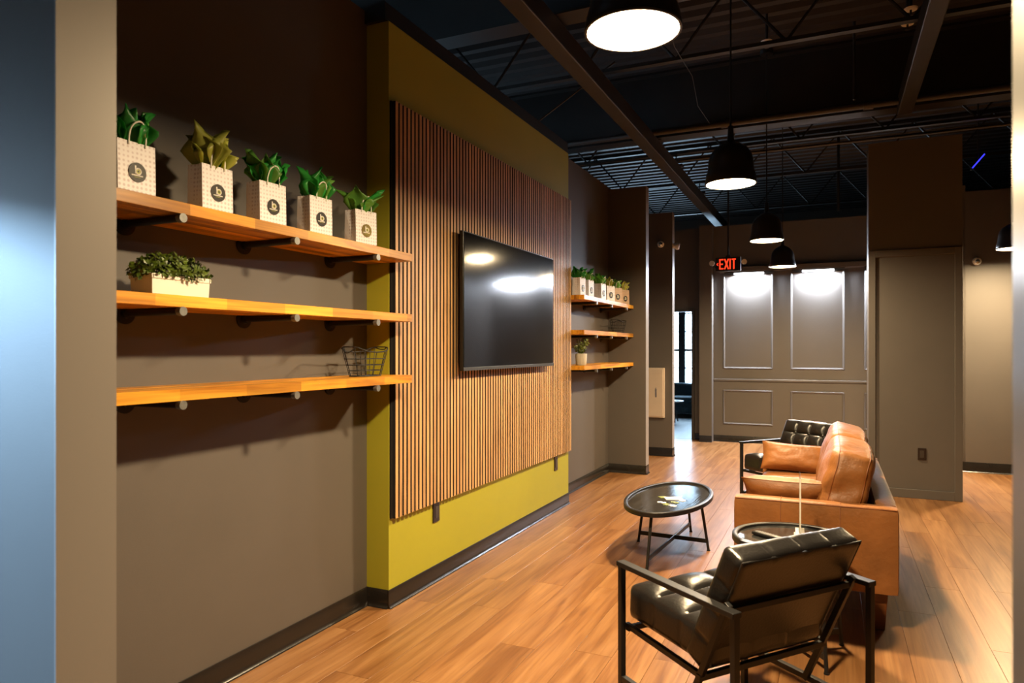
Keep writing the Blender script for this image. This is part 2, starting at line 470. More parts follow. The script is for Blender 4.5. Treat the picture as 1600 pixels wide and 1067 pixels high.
# back: door wall, pilaster, panelled wall, column, corridor wall
BY = 11.30
struct('wall_back_door', wall_open('y', 11.40, .13, -4.6, -1.70, 0, 3.375, [(-2.95, -2.045, 0, 2.05)]), 'wall', 'brown grey wall around the far doorway')
struct('wall_back_pilaster', MB().bb(-1.885, -1.695, 11.13, 11.40, 0, 3.375), 'wall', 'narrow pilaster beside the panelled wall')
struct('wall_back', MB().bb(-1.695, 1.43, BY, BY + .13, 0, 3.375), 'wall', 'panelled back wall with framed mouldings')
struct('wall_back_side', MB().bb(1.30, 1.43, 9.7, BY, 0, 3.375), 'wall')
struct('wall_right_column', MB().bb(.330, 1.125, 7.80, 8.15, 0, 3.49), 'wall', 'large boxed column right of the sofa')
struct('wall_right_corridor', MB().bb(1.30, 5.9, 9.70, 9.83, 0, 3.3), 'wall', 'lamp lit corridor wall at the far right')

# thin paler caps laid over the wall ends
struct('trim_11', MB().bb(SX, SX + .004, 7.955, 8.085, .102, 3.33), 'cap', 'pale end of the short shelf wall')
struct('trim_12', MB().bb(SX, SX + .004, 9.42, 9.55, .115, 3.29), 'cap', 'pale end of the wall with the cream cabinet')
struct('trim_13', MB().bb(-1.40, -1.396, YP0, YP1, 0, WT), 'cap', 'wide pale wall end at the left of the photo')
struct('trim_14', MB().bb(.196, .200, YP0, YP1, 0, WT), 'trim', 'wall end at the right edge of the photo')

# cove baseboards with a curved toe
def cove(p0, p1, nrm, h=.102):
    """extruded vinyl cove profile from p0 to p1, nrm = outward xy"""
    prof = [(0, 0), (.020, 0), (.0195, .003), (.0165, .0065), (.0115, .012), (.0075, .020), (.006, .032), (.006, h - .003), (.004, h), (0, h)]
    b = MB(); V = []; n = len(prof)
    for p in (p0, p1):
        for d, z in prof: V.append((p[0] + nrm[0] * d, p[1] + nrm[1] * d, z))
    F = [(i, (i + 1) % n, n + (i + 1) % n, n + i) for i in range(n)] + [tuple(range(n)), tuple(range(n, 2 * n))]
    return b.add(V, F)
def base(name, p0, p1, nrm, h=.102): struct(name, cove(p0, p1, nrm, h), 'base', smooth=50)
base('baseboard_left', (WX, YP1), (WX, GY0), (1, 0))
base('baseboard_green_side', (WX + .006, GY0), (GX, GY0), (0, -1))
base('baseboard_green', (GX, GY0 - .008), (GX, GY1), (1, 0))
base('baseboard_shelf', (WX, GY1), (WX, 7.955), (1, 0))
base('baseboard_stub', (WX, 7.955), (SX, 7.955), (0, -1))
base('baseboard_stub_end', (SX, 7.945), (SX, 8.085), (1, 0))
base('baseboard_cabinet', (-3.6, 9.42), (SX, 9.42), (0, -1), .115)
base('baseboard_cabinet_end', (SX, 9.41), (SX, 9.55), (1, 0), .115)
base('baseboard_pilaster', (-1.885, 11.13), (-1.695, 11.13), (0, -1), .10)
base('baseboard_back', (-1.695, BY), (1.30, BY), (0, -1), .10)
base('baseboard_corridor', (1.30, 9.70), (5.9, 9.70), (0, -1), .12)
base('baseboard_door', (-2.0, 11.40), (-1.885, 11.40), (0, -1), .10)

# picture-frame mouldings
def frame_mb(x0, x1, z0, z1, y, w=.028, d=.022):
    b = MB()
    prof = [(0, 0), (0, d * .55), (w * .3, d), (w * .55, d * .8), (w, d * .45), (w, 0)]
    cs = [(x0, z0, 1, 1), (x1, z0, -1, 1), (x1, z1, -1, -1), (x0, z1, 1, -1)]; V = []; n = len(prof)
    for cx_, cz_, sx_, sz_ in cs:
        for a, e in prof: V.append((cx_ + sx_ * a, y - e, cz_ + sz_ * a))
    F = []
    for i in range(4):
        for j in range(n - 1): F.append((i * n + j, i * n + j + 1, ((i + 1) % 4) * n + j + 1, ((i + 1) % 4) * n + j))
    return b.add(V, F)
for i, (a, b_, c, d) in enumerate(((-1.545, -.818, 1.142, 2.60), (-.566, .167, 1.142, 2.60), (-1.545, -.818, .28, .815), (-.566, .167, .28, .815), (.425, 1.12, 1.142, 2.60), (.425, 1.12, .28, .815))):
    struct('trim_%d' % (i + 2 if i < 4 else i + 5), frame_mb(a, b_, c, d, BY), 'trim',
           ['tall framed moulding under the left light bar', 'tall framed moulding under the right light bar',
            'low framed moulding left of the black chair', 'low framed moulding behind the black chair',
            'tall framed moulding hidden behind the column', 'low framed moulding hidden behind the column'][i])
struct('trim_6', MB().bb(-1.695, 1.30, BY - .022, BY, .950, .985), 'trim', 'chair rail across the panelled wall', bevel=.006)
struct('trim_7', MB().bb(-1.60, 1.15, BY - .10, BY, 2.635, 2.712), 'wall', 'projecting ledge above the wall light bars', bevel=.004)
# panelled column: edge boards around a sunk field
struct('trim_8', MB().bb(.330, .392, 7.778, 7.80, .0, 2.42).bb(1.062, 1.125, 7.778, 7.80, 0, 2.42).bb(.392, 1.062, 7.778, 7.80, 2.355, 2.42).bb(.392, 1.062, 7.778, 7.80, 0, .085),
       'wall', 'raised border boards around the column panel', bevel=.003)

# doorway frame, far window
d1 = struct('door_1', MB().bb(-2.045, -2.0, 11.36, 11.44, 0, 2.09).bb(-2.99, -2.95, 11.36, 11.44, 0, 2.09).bb(-2.95, -2.045, 11.36, 11.44, 2.05, 2.09), 'copper', 'dark open door frame in the back wall', bevel=.003)
w1 = struct('window_1', MB().bb(-4.95, -4.88, 15.97, 16.08, .6, 2.78).bb(-2.48, -2.40, 15.97, 16.08, .6, 2.78).bb(-4.9, -2.45, 15.97, 16.08, 2.72, 2.78).bb(-4.95, -2.4, 15.93, 16.08, .58, .64), 'frame_dark', 'tall gridded window in the far room')
for (a, b_) in ((-3.165, -3.02), (-4.06, -3.94)): MB().bb(a, b_, 15.96, 16.08, .62, 2.75).build('mullion', 'frame_dark', w1)
for z, t in ((1.842, .012), (1.421, .024), (1.015, .012), (2.25, .012)):
    MB().bb(-4.9, -2.45, 15.985, 16.03, z - t, z + t).build('glazing_bar', 'frame_dark', w1)
for (a, b_) in ((-4.88, -4.06), (-3.94, -3.165), (-3.02, -2.48)): MB().bb(a, b_, 16.045, 16.05, .64, 2.72).build('pane', 'glass', w1)
w2 = struct('window_2', MB().bb(-6.6, -6.5, 5.95, 6.0, 1.15, 2.85).bb(-6.6, -6.5, 7.6, 7.65, 1.15, 2.85).bb(-6.6, -6.5, 6.0, 7.6, 2.8, 2.85).bb(-6.6, -6.5, 6.0, 7.6, 1.15, 1.2).bb(-6.6, -6.5, 6.77, 6.83, 1.2, 2.8), 'frame_dark')
for (a, b_) in ((6.0, 6.77), (6.83, 7.6)): MB().bb(-6.56, -6.555, a, b_, 1.2, 2.8).build('pane', 'glass', w2)
struct('wall_light_blocker', MB().bb(-6.5, WX - .13, 7.955, 8.085, 0, 3.33), 'wall')  # unseen wall added to keep side-window light off the cabinet stub

for nm, loc, rot, sx_, sy_ in (('far_window_portal', (-3.68, 16.12, 1.68), (R(-90), 0, 0), 2.45, 2.1), ('side_window_portal', (-6.62, 6.8, 2.0), (0, R(-90), 0), 1.6, 1.6)):
    l = bpy.data.lights.new(nm, 'AREA'); l.shape = 'RECTANGLE'; l.size = sx_; l.size_y = sy_; l.cycles.is_portal = True
    o = bpy.data.objects.new(nm, l); COL.objects.link(o); o.location = loc; o.rotation_euler = rot

# ------------------------------------------------------------------ ceiling steel, pipes, devices
def girder(y, z0, z1, label, x0=-6.4, x1=6.0):
    t = thing('steel_girder', label, 'beam', (0, y, z0), group='girders under the roof deck')
    h = z1 - z0
    MB().bb(x0, x1, -.09, .09, 0, .016).build('flange', 'steel_dark', t)
    MB().bb(x0, x1, -.09, .09, h - .016, h).build('flange', 'steel_dark', t)
    MB().bb(x0, x1, -.006, .006, .016, h - .016).build('web', 'steel_dark', t)
girder(4.40, 3.66, 4.345, 'dark steel girder crossing above the slat wall')
girder(7.37, 3.66, 4.345, 'dark steel girder crossing above the second pendant lamp')
def joist(y, label, zb=3.80):
    t = thing('bar_joist', label, 'joist', (0, y, zb), group='open web bar joists')
    h = DZ - .005 - zb
    MB().bb(-6.4, 6, -.03, .03, 0, .03).build('bottom_chord', 'steel_dark', t)
    MB().bb(-6.4, 6, -.03, .03, h - .03, h).build('top_chord', 'steel_dark', t)
    b = MB(); x = -6.2; up = True
    while x < 5.6:
        b.cyl((x, 0, .015 if up else h - .015), (x + .42, 0, h - .015 if up else .015), .012, n=6); x += .42; up = not up
    b.build('web_bars', 'steel_dark', t)
for y, lb in ((5.75, 'bar joist between the two girders'), (8.5, 'bar joist just beyond the second girder'), (10.15, 'bar joist above the exit sign'), (12.4, 'farthest bar joist behind the back wall top')):
    joist(y, lb)
# long beam running along the room
t = thing('roof_beam', 'long dark square beam running along the ceiling to the exit sign', 'beam', (-1.72, 0, 3.50))
MB().bb(-.065, .065, 2.2, 15.9, 0, .15).build('beam_body', 'pipe_grey', t, bevel=.008)
for y in (7.37, 8.5, 10.15): MB().bb(-.09, .09, y - .05, y + .05, .15, .17).bb(.0, .012, y - .006, y + .006, .17, .30).build('hanger', 'steel_dark', t)
def pipe(name, label, pts, r, mat='pipe_grey', coup=()):
    t = thing(name, label, 'pipe')
    MB().tube(pts, r, 10).build('pipe_run', mat, t, smooth=40)
    for c in coup: MB().cyl(Vector(c) - Vector((.04, 0, 0)), Vector(c) + Vector((.04, 0, 0)), r * 1.35, n=10).build('coupling', mat, t, smooth=40)
pipe('sprinkler_pipe', 'grey sprinkler pipe crossing below the second girder', [(-2.9, 7.10, 3.66), (2.6, 7.10, 3.66)], .03, coup=((-.95, 7.10, 3.66), (.3, 7.10, 3.66)))
pipe('ceiling_conduit', 'thin conduit crossing the ceiling beyond the second lamp', [(-1.9, 8.42, 3.70), (3.4, 8.42, 3.70)], .016)
pipe('drop_conduit', 'vertical conduit hanging from the deck right of the lamps', [(.18, 6.9, 4.36), (.18, 6.9, 3.66)], .012, 'steel_dark')
pipe('drop_conduit', 'vertical conduit above the panelled wall', [(.08, 10.6, 4.36), (.08, 10.6, 3.35)], .02, 'steel_dark')
t = thing('roof_beam', 'short dark square beam running along the ceiling at the upper right', 'beam', (.60, 0, 3.58))
MB().bb(-.06, .06, 1.2, 7.26, 0, .15).build('beam_body', 'steel_dark', t, bevel=.008)
for y in (4.4, 5.75): MB().bb(-.006, .006, y - .006, y + .006, .15, .22).build('hanger', 'steel_dark', t)
pipe('brace_rod', 'thin slanted brace rod above the green wall', [(-2.33, 5.6, 3.42), (-1.72, 5.9, 3.95)], .008, 'pipe_grey')
pipe('flex_wire', 'thin tangled wire hanging between lamp and sprinkler pipe', [(-.98, 4.35, 3.66), (-1.02, 5.0, 3.60), (-1.02, 5.7, 3.64), (-1.08, 6.3, 3.60), (-1.09, 7.04, 3.66)], .003, 'pipe_grey')
def disc_head(loc, label, tilt=0):
    t = thing('fire_sprinkler', label, 'sprinkler', loc, group='sprinkler heads')
    MB().cyl((0, 0, .0), (0, 0, .012), .045, .05, 20).build('escutcheon', 'white_plast', t, smooth=40)
    MB().cyl((0, 0, .012), (0, 0, .25), .012, n=8).build('drop_pipe', 'steel_dark', t)
    MB().cyl((0, 0, -.04), (0, 0, 0), .008, n=8).cyl((0, 0, -.045), (0, 0, -.04), .02, n=12).build('nozzle', 'steel_dark', t)
disc_head((.56, 6.26, 4.10), 'white sprinkler disc highest at the upper right')
disc_head((.561, 6.53, 4.10), 'white sprinkler disc just below the highest one')
disc_head((-.514, 6.41, 4.10), 'white sprinkler disc between the two nearest pendant lamps')
disc_head((-2.20, 9.2, 4.05), 'small white sprinkler disc above the far stub wall')
# blue light strip
t = thing('blue_light_strip', 'thin glowing blue light strip in the dark upper right', 'light strip', (1.4465, 9.0, 3.49))
MB().bar((-.056, 0, -.070), (.056, 0, .070), .012, .012).build('tube', 'blue_led', t)
MB().bar((-.070, .014, -.088), (.070, .014, .088), .02, .016).build('channel', 'steel_dark', t)
MB().cyl((0, .02, 0), (0, .02, .83), .008, n=8).build('drop_rod', 'steel_dark', t)

# ------------------------------------------------------------------ pendant lamps
def make_lamp(loc, label, power):
    t = thing('pendant_lamp', label, 'lamp', loc, group='black dome pendant lamps')
    r = .155
    prof = [(r, 0), (r + .004, .012), (r - .002, .05), (.143, .085), (.140, .11), (.137, .15), (.126, .19), (.102, .225), (.065, .252), (.035, .268), (.022, .275)]
    MB().lathe(prof, 48, cap1=True).build('shade', 'lamp', t, smooth=40)
    inn = [(r - .003, .001), (r - .008, .05), (.135, .10), (.128, .15), (.09, .21), (.0, .24)]
    MB().lathe(inn, 40).build('shade_lining', 'lamp_in', t, smooth=60)
    MB().lathe([(r - .004, .0), (r + .004, .0), (r + .006, .006), (r + .003, .012)], 48).build('rim', 'lamp', t, smooth=40)
    MB().lathe([(0, .010), (.148, .010)], 40).build('diffuser', 'bulb', t)
    MB().cyl((0, 0, .275), (0, 0, .37), .022, .016, 16).build('socket', 'lamp', t, smooth=40)
    MB().cyl((0, 0, .37), (0, 0, DZ - loc[2] - .03), .006, n=8).build('cord', 'lamp', t)
    MB().cyl((0, 0, DZ - loc[2] - .04), (0, 0, DZ - loc[2]), .06, n=20).build('canopy', 'lamp', t, smooth=40)
    l = bpy.data.lights.new('pendant_light', 'AREA'); l.shape = 'DISK'; l.size = .17; l.energy = power; l.color = LAMP_COL; l.spread = R(173)
    o = bpy.data.objects.new('pendant_light', l); COL.objects.link(o); o.parent = t; o.location = (0, 0, -.002)
LX = -.588
make_lamp((LX - .012, 2.269, 2.5), 'nearest and largest black dome pendant lamp, glowing white at the top', LAMP_W)
make_lamp((LX, 4.629, 2.5), 'second black dome pendant lamp with its whole dark shade in view', LAMP_W)
make_lamp((LX + .01, 7.20, 2.5), 'third pendant lamp, just above right of the exit sign', LAMP_W * .7)
make_lamp((LX + .012, 9.574, 2.5), 'farthest pendant lamp, hanging between the two white wall lights', LAMP_W * .5)
make_lamp((1.735, 8.857, 2.5), 'corridor pendant lamp cut by the right near wall', LAMP_W)

# ------------------------------------------------------------------ wall light bars
for xc, lb in ((-1.158, 'white LED light bar over the left tall panel'), (-.188, 'white LED light bar over the right tall panel'), (.782, 'LED light bar behind the column, seen only mirrored in the television')):
    t = thing('wall_light_bar', lb, 'wall light', (xc, BY, 2.62), group='LED bars under the ledge')
    MB().bb(-.36, .36, -.085, -.03, -.002, .014).build('housing', 'steel_dark', t)
    MB().bb(-.215, .215, -.080, -.035, -.024, -.002).build('diffuser', 'led', t, bevel=.004)
    MB().bb(-.235, -.217, -.082, -.033, -.026, -.002).build('end_cap', 'steel_dark', t)
    MB().bb(.217, .235, -.082, -.033, -.026, -.002).build('end_cap', 'steel_dark', t)
    l = bpy.data.lights.new('wall_bar_light', 'AREA'); l.shape = 'RECTANGLE'; l.size = .42; l.size_y = .04; l.energy = 115; l.color = (.80, .88, 1.0)
    o = bpy.data.objects.new('wall_bar_light', l); COL.objects.link(o); o.parent = t; o.location = (0, -.058, -.027); o.rotation_euler = (R(-14), 0, 0)

# ------------------------------------------------------------------ slat panel
SLAT0, SLAT1, SZ0, SZ1 = 3.262, 6.172, .500, 2.838
sp = thing('slat_panel', 'vertical oak slat panel on black felt behind the television', 'wall panel', (GX, 0, 0))
MB().bb(.0005, .012, SLAT0, SLAT1, SZ0, SZ1).build('felt_backing', 'felt', sp)
npitch = 70; pitch = (SLAT1 - SLAT0 - .006) / npitch; sw = pitch * .64
b = MB(); b.box((0, 0, 0), (.020, sw, SZ1 - SZ0)); slat_me = b.mesh('slat', 'felt')
slat_me.materials.append(MT['slat'])
for p_ in slat_me.polygons:
    if p_.normal.x > .9: p_.material_index = 1
for i in range(npitch):
    inst('slat', slat_me, sp, (.022, SLAT0 + .006 + pitch * (i + .5), (SZ0 + SZ1) / 2))

# outlets
def outlet(loc, nrm, label, w_=.075, h_=.122):
    rz = math.atan2(nrm[1], nrm[0]) + math.pi / 2
    t = thing('wall_outlet', label, 'outlet', loc, rz, group='dark wall outlets')
    MB().bb(-w_ / 2, w_ / 2, -.008, 0, -h_ / 2, h_ / 2).build('cover_plate', 'outlet', t, bevel=.002)
    MB().bb(-.018, .018, -.011, -.008, -.036, .036).build('receptacle', 'outlet_face', t, bevel=.001)
outlet((GX, 3.762, .432), (1, 0), 'dark outlet on green wall below the near end of the slats')
outlet((GX, 5.842, .424), (1, 0), 'dark outlet on green wall near its far end')
outlet((.792, 7.80, .430), (0, -1), 'dark outlet low on the boxed column', .072, .118)

# ------------------------------------------------------------------ television
TX = -2.150
tv = thing('television', 'large black wall television on the slat panel', 'television', (TX, 4.733, 1.760))
tw, tht = 1.590, .905
MB().bb(-.050, -.012, -tw / 2 + .03, tw / 2 - .03, -tht / 2 + .03, tht / 2 - .03).build('rear_housing', 'tvblack', tv, bevel=.01)
MB().bb(-.026, -.001, -tw / 2, tw / 2, -tht / 2, tht / 2).build('bezel', 'tvblack', tv, bevel=.003)
MB().bb(-.001, .0015, -tw / 2 + .008, tw / 2 - .008, -tht / 2 + .024, tht / 2 - .008).build('screen', 'tvscreen', tv)
MB().bb(-.001, .003, -tw / 2, tw / 2, -tht / 2, -tht / 2 + .022).build('bottom_strip', 'tvgrey', tv, bevel=.001)
MB().bb(.003, .0036, -.018, .018, -tht / 2 + .008, -tht / 2 + .014).build('maker_mark', 'chrome', tv)
MB().bb(-.068, -.050, -.25, .25, -.2, .2).build('wall_mount', 'steel_dark', tv)

# ------------------------------------------------------------------ shelves
SD = .305
def make_shelf(y0, y1, ztop, brackets, label, group):
    th = .042
    t = thing('wall_shelf', label, 'shelf', (WX, y0, ztop - th), group=group)
    L = y1 - y0; n = 6; wv = SD / n
    for i in range(n):
        dz = rnd.uniform(-.0005, .0005)
        MB().box((0, 0, 0), (wv - .0007, L, th + dz)).build('stave', 'shelf', t, bevel=.0015, seg=1, loc=(wv * (i + .5), L / 2, th / 2 + dz / 2))
    for yb in brackets:
        yl = yb - y0; zc = -.0145
        br = MB().cyl((.006, yl, zc), (SD - .012, yl, zc), .0135, n=14).build('pipe_bracket', 'pipe', t, smooth=40)
        MB().cyl((.0005, yl, zc), (.007, yl, zc), .042, n=20).cyl((.007, yl, zc), (.022, yl, zc), .020, n=16).build('flange', 'pipe', br, smooth=40)
        MB().cyl((SD - .016, yl, zc), (SD + .006, yl, zc), .0165, n=16).build('end_cap', 'pipe_cap', br, smooth=40)
    return t
nb = (1.762, 2.341, 2.932)
ZS = (1.971, 1.640, 1.307)
for z, lb in zip(ZS, ('near top shelf with five gift bags', 'near middle shelf carrying the white planter', 'near bottom shelf with the wire basket')):
    make_shelf(1.02, GY0 - .004, z, nb, lb + ', orange wood on black pipes', 'near orange wood shelves')
ZF = (1.955, 1.627, 1.293)
fb = (6.56, 7.07, 7.66)
for z, lb in zip(ZF, ('far top shelf with six gift bags', 'far middle shelf with dark wire basket', 'far bottom shelf with potted plant')):
    make_shelf(GY1 + .004, 7.950, z, fb, lb + ', beyond the slat wall', 'far wood shelves')

# ------------------------------------------------------------------ gift bags
def sheet(mb, base, phi, wd, ht, lean, ph, r):
    """one crumpled tissue sheet rising from base, leaning out along phi"""
    dx, dy = math.cos(phi), math.sin(phi); sx_, sy_ = -dy, dx
    tipw = r.uniform(-.35, .35); k = r.uniform(.5, .62)
    def fn(u, v):
        s = u * 2 - 1; t_ = v
        hw = wd * ((.28 + .72 * t_ / k) if t_ < k else (1 - t_) / (1 - k) + .015)
        side = s * hw + tipw * wd * max(0, t_ - k) * 1.6
        out = lean * t_ ** 1.6 - .28 * wd * s * s * t_ * .9
        rip = .016 * math.sin(s * 4.2 + ph) * t_ + .010 * noise.noise(Vector((s * 2.2 + ph, t_ * 4.0, ph)))
        out += rip
        z = ht * t_ * (1 - .12 * s * s) + .006 * noise.noise(Vector((s * 3, t_ * 3, ph + 9)))
        return (base[0] + dx * out + sx_ * side, base[1] + dy * out + sy_ * side, base[2] + z)
    mb.grid(fn, 8, 8)
    return mb

BW, BH, BD = .138, .166, .080
def make_bag(loc, rz, label, group, paper, tissues, seed, sticker='stk_dark'):
    """local frame: front faces +X, width along Y, depth along -X, base at z=0"""
    r = random.Random(seed)
    t = thing('gift_bag', label, 'gift bag', loc, rz, group)
    hw = BW / 2; th = .0012
    # body: open box with gusset-creased sides
    V = []; F = []
    def ring(z, ins, gu):
        return [(-ins, -hw + ins * .0, z), (-BD / 2, -hw + gu, z), (-BD + ins, -hw, z), (-BD + ins, hw, z), (-BD / 2, hw - gu, z), (-ins, hw, z)]
    rings = [ring(0, 0, .001), ring(BH * .35, .001, .004), ring(BH, .0035, .010)]
    for rg in rings: V += rg
    n = 6
    for i in range(2):
        for j in range(n): F.append((i * n + j, i * n + (j + 1) % n, (i + 1) * n + (j + 1) % n, (i + 1) * n + j))
    F.append(tuple(range(n)))
    F.append(tuple(2 * n + j for j in range(n)))
    F = [f for f in F[:-1]] 
    body = MB().add(V, F).build('bag_body', paper, t)
    so = body.modifiers.new('paper', 'SOLIDIFY'); so.thickness = .0012; so.offset = -1
    # handles
    for xx, s_ in ((.0005, 1), (-BD + .002, -1)):
        pts = []
        lx = r.uniform(.004, .016) * s_
        for i in range(15):
            a = math.pi * i / 14
            y = -math.cos(a) * .031 * (1 + .12 * math.sin(a)); z = BH - .012 + .080 * math.sin(a) ** .75
            pts.append((xx + lx * math.sin(a) ** 2, y + r.uniform(-.0008, .0008), z))
        MB().tube(pts, .0028, 8).build('handle', 'handle', t, smooth=60)
    # tissue sheets
    cxm, cym = -BD / 2, 0
    ns = len(tissues)
    for i, (mt, phi, wd, ht, lean) in enumerate(tissues):
        b_ = (cxm + .018 * math.cos(phi), cym + .034 * math.sin(phi), BH - .022)
        m_ = sheet(MB(), b_, phi, wd, ht + .022, lean, r.uniform(0, 6), r)
        o = m_.build('tissue_paper', mt, t, smooth=180)
        so = o.modifiers.new('paper', 'SOLIDIFY'); so.thickness = .0006
    # inner crumple that fills the mouth
    MB().grid(lambda u, v: (-BD + .006 + (BD - .012) * u, -hw + .010 + (BW - .02) * v, BH - .012 + .022 * noise.noise(Vector((u * 3 + seed, v * 4, 1.3)))), 6, 8).build('tissue_crumple', tissues[0][0], t, smooth=180)
    # round emblem sticker
    zc = BH * .40; st = MB().cyl((.0012, 0, zc), (.0026, 0, zc), .0325, n=36).build('sticker', sticker, t, smooth=40)
    x_ = .0026
    MB().bb(x_, x_ + .0009, -.0105, -.0055, zc - .0055, zc + .0215).build('letter_stem', 'stk_white', st)
    ringp = [(x_ + .0004, .002 + .0098 * math.cos(a * math.pi / 10), zc + .0035 + .0098 * math.sin(a * math.pi / 10)) for a in range(20)]
    MB().tube(ringp, .0024, 6, closed=True).build('letter_bowl', 'stk_white', st)
    MB().cyl((x_, .002, zc + .0035), (x_ + .0008, .002, zc + .0035), .0068, n=18).build('lime_dot', 'stk_lime', st)
    MB().cyl((x_ + .0008, .002, zc + .0035), (x_ + .0012, .002, zc + .0035), .0038, n=14).build('dark_dot', 'stk_dark', st)
    bt = MB(); yy = -.0225
    for i in range(13):
        if i == 7: yy += .0012; continue
        bt.bb(x_, x_ + .0007, yy, yy + .0027, zc - .0125, zc - .0085); yy += .0034
    bt.build('name_line', 'stk_white', st)
    bt = MB(); yy = -.012
    for i in range(9): bt.bb(x_, x_ + .0005, yy, yy + .0014, zc - .0168, zc - .0150); yy += .0025
    bt.build('small_line', 'stk_lime', st)
    return t

G, Mg, Lm = 't_green', 't_mid', 't_lime'
PI = math.pi
def spray(main, alt, n, seed, ht=.115, wd=.055, lean=.055):
    r = random.Random(seed); out = []
    for i in range(n):
        phi = 2 * PI * i / n + r.uniform(-.4, .4)
        out.append((main if r.random() < .72 else alt, phi, wd * r.uniform(1.15, 1.65), ht * r.uniform(.75, 1.15), lean * r.uniform(.5, 1.2)))
    return out
near_bags = [  # y of front centre, rz deg, tissue
    (1.594, 0, spray(G, G, 7, 11, .115, .054, .034) + [(Mg, PI / 2 - .3, .055, .125, .030), (G, -PI / 2, .05, .115, .05)], 'white dotted gift bag with dark green tissue, nearest the left column'),
    (1.931, -2, spray(Lm, Lm, 10, 12, .138, .060, .042) + [(G, .2, .03, .03, .01), (G, -1.0, .03, .035, .01)], 'white dotted gift bag with yellow green tissue'),
    (2.218, -4, spray(G, Mg, 9, 13, .112, .056, .060), 'white dotted gift bag with spreading leaf green tissue, third on the near shelf'),
    (2.518, -4, spray(G, Mg, 9, 14, .118, .056, .048), 'white dotted gift bag with bunched green tissue, fourth on the near shelf'),
    (2.855, -10, spray(Mg, G, 7, 15, .100, .052, .070), 'white dotted gift bag with gold glinting emblem, last on the near shelf')]
for i, (y, a, ts, lb) in enumerate(near_bags):
    make_bag((-2.107, y, ZS[0] + .0006), R(a), lb, 'gift bags on the near top shelf', 'bag_white', ts, 20 + i, 'stk_gold' if i == 4 else 'stk_dark')
far_bags = [
    (6.275, -3, G, G, 'white', 'far shelf gift bag with dark green tissue, beside the slat panel'),
    (6.53, -3, G, Mg, 'white', 'far shelf gift bag with rounded green tissue, second from the slat panel'),
    (6.935, -3, Mg, G, 'white', 'far shelf gift bag with pale green tissue, third from the slat panel'),
    (7.195, -20, Lm, G, 'white', 'far shelf gift bag with lime and dark green tissue, fourth from the slats'),
    (7.455, -26, Mg, G, 'tan', 'white gift bag in lamplit tan with leaf green tissue on the far top shelf'),
    (7.765, -24, Lm, Lm, 'tan', 'white gift bag in lamplit tan with lime tissue, last on the far top shelf')]
for i, (y, a, m1, m2, pc, lb) in enumerate(far_bags):
    make_bag((-2.14, y, ZF[0] + .0006), R(a), lb, 'gift bags on the far top shelf', 'bag_' + pc, spray(m1, m2, 6, 40 + i, .100, .052, .04), 60 + i, 'stk_dark')

# ------------------------------------------------------------------ planters and baskets
def leaf_cluster(mb, c, nrm, size, r):
    n_ = Vector(nrm).normalized(); a = n_.orthogonal().normalized()
    a = Matrix.Rotation(r.uniform(0, 2 * PI), 3, n_) @ a; b_ = n_.cross(a)
    up = n_ * r.uniform(.1, .7)
    d = (a + up).normalized(); s_ = b_
    L = size * r.uniform(.7, 1.2); wdt = L * .33
    c = Vector(c)
    mb.add([c, c + d * L * .45 + s_ * wdt + n_ * .002, c + d * L + n_ * L * .12, c + d * L * .45 - s_ * wdt + n_ * .002], [(0, 1, 2, 3)])
t = thing('planter_box', 'white rectangular planter with bushy green boxwood on the near middle shelf', 'planter', (-2.175, 1.782, ZS[1] + .0006))
pw, pl_, ph_ = .112, .245, .068
b = MB()
def tray(b, hx, hy, h, wall, tp=.0):
    V = []
    for (x_, y_, z_) in ((hx - tp, hy - tp, 0), (hx, hy, h), (hx - wall, hy - wall, h), (hx - wall, hy - wall, h * .45)):
        V += [(-x_, -y_, z_), (x_, -y_, z_), (x_, y_, z_), (-x_, y_, z_)]
    F = []
    for i in range(3):
        for j in range(4): F.append((i * 4 + j, i * 4 + (j + 1) % 4, (i + 1) * 4 + (j + 1) % 4, (i + 1) * 4 + j))
    F += [(3, 2, 1, 0), (12, 13, 14, 15)]
    return b.add(V, F)
tray(b, pw / 2, pl_ / 2, ph_, .008, .003).build('box', 'white_cer', t, bevel=.001)
MB().bb(-pw / 2 - .003, pw / 2 + .003, -pl_ / 2 - .003, -pl_ / 2 + .006, ph_ - .014, ph_ + .002).bb(-pw / 2 - .003, pw / 2 + .003, pl_ / 2 - .006, pl_ / 2 + .003, ph_ - .014, ph_ + .002).bb(pw / 2 - .006, pw / 2 + .003, -pl_ / 2, pl_ / 2, ph_ - .014, ph_ + .002).bb(-pw / 2 - .003, -pw / 2 + .006, -pl_ / 2, pl_ / 2, ph_ - .014, ph_ + .002).build('rim', 'white_cer', t, bevel=.001)
MB().bb(-pw / 2 + .008, pw / 2 - .008, -pl_ / 2 + .008, pl_ / 2 - .008, ph_ * .5, ph_ * .85).build('soil', 'soil', t)
r = random.Random(3); b = MB()
for i in range(1500):
    a, e = r.uniform(0, 2 * PI), math.asin(r.uniform(-.25, 1))
    n_ = Vector((math.cos(a) * math.cos(e), math.sin(a) * math.cos(e), math.sin(e))); k = r.uniform(.72, 1.0)
    sx_, sy_, sz_ = .078, .160, .080
    p = Vector((n_.x * sx_ * k, n_.y * sy_ * k, ph_ + .010 + n_.z * sz_ * k * (.85 + .3 * noise.noise(Vector((a * 2, e * 3, 0))))))
    leaf_cluster(b, p, (n_.x / sx_, n_.y / sy_, n_.z / sz_), .019, r)
o = b.build('foliage', 'leaf', t); o['kind'] = 'stuff'
b = MB()
for i in range(26):
    y_ = r.uniform(-.10, .10); x_ = r.uniform(-.035, .035)
    b.cyl((x_, y_, ph_ * .8), (x_ * 1.3, y_ * 1.25, ph_ + .06), .0018, n=5)
o = b.build('stems', 'soil', t); o['kind'] = 'stuff'

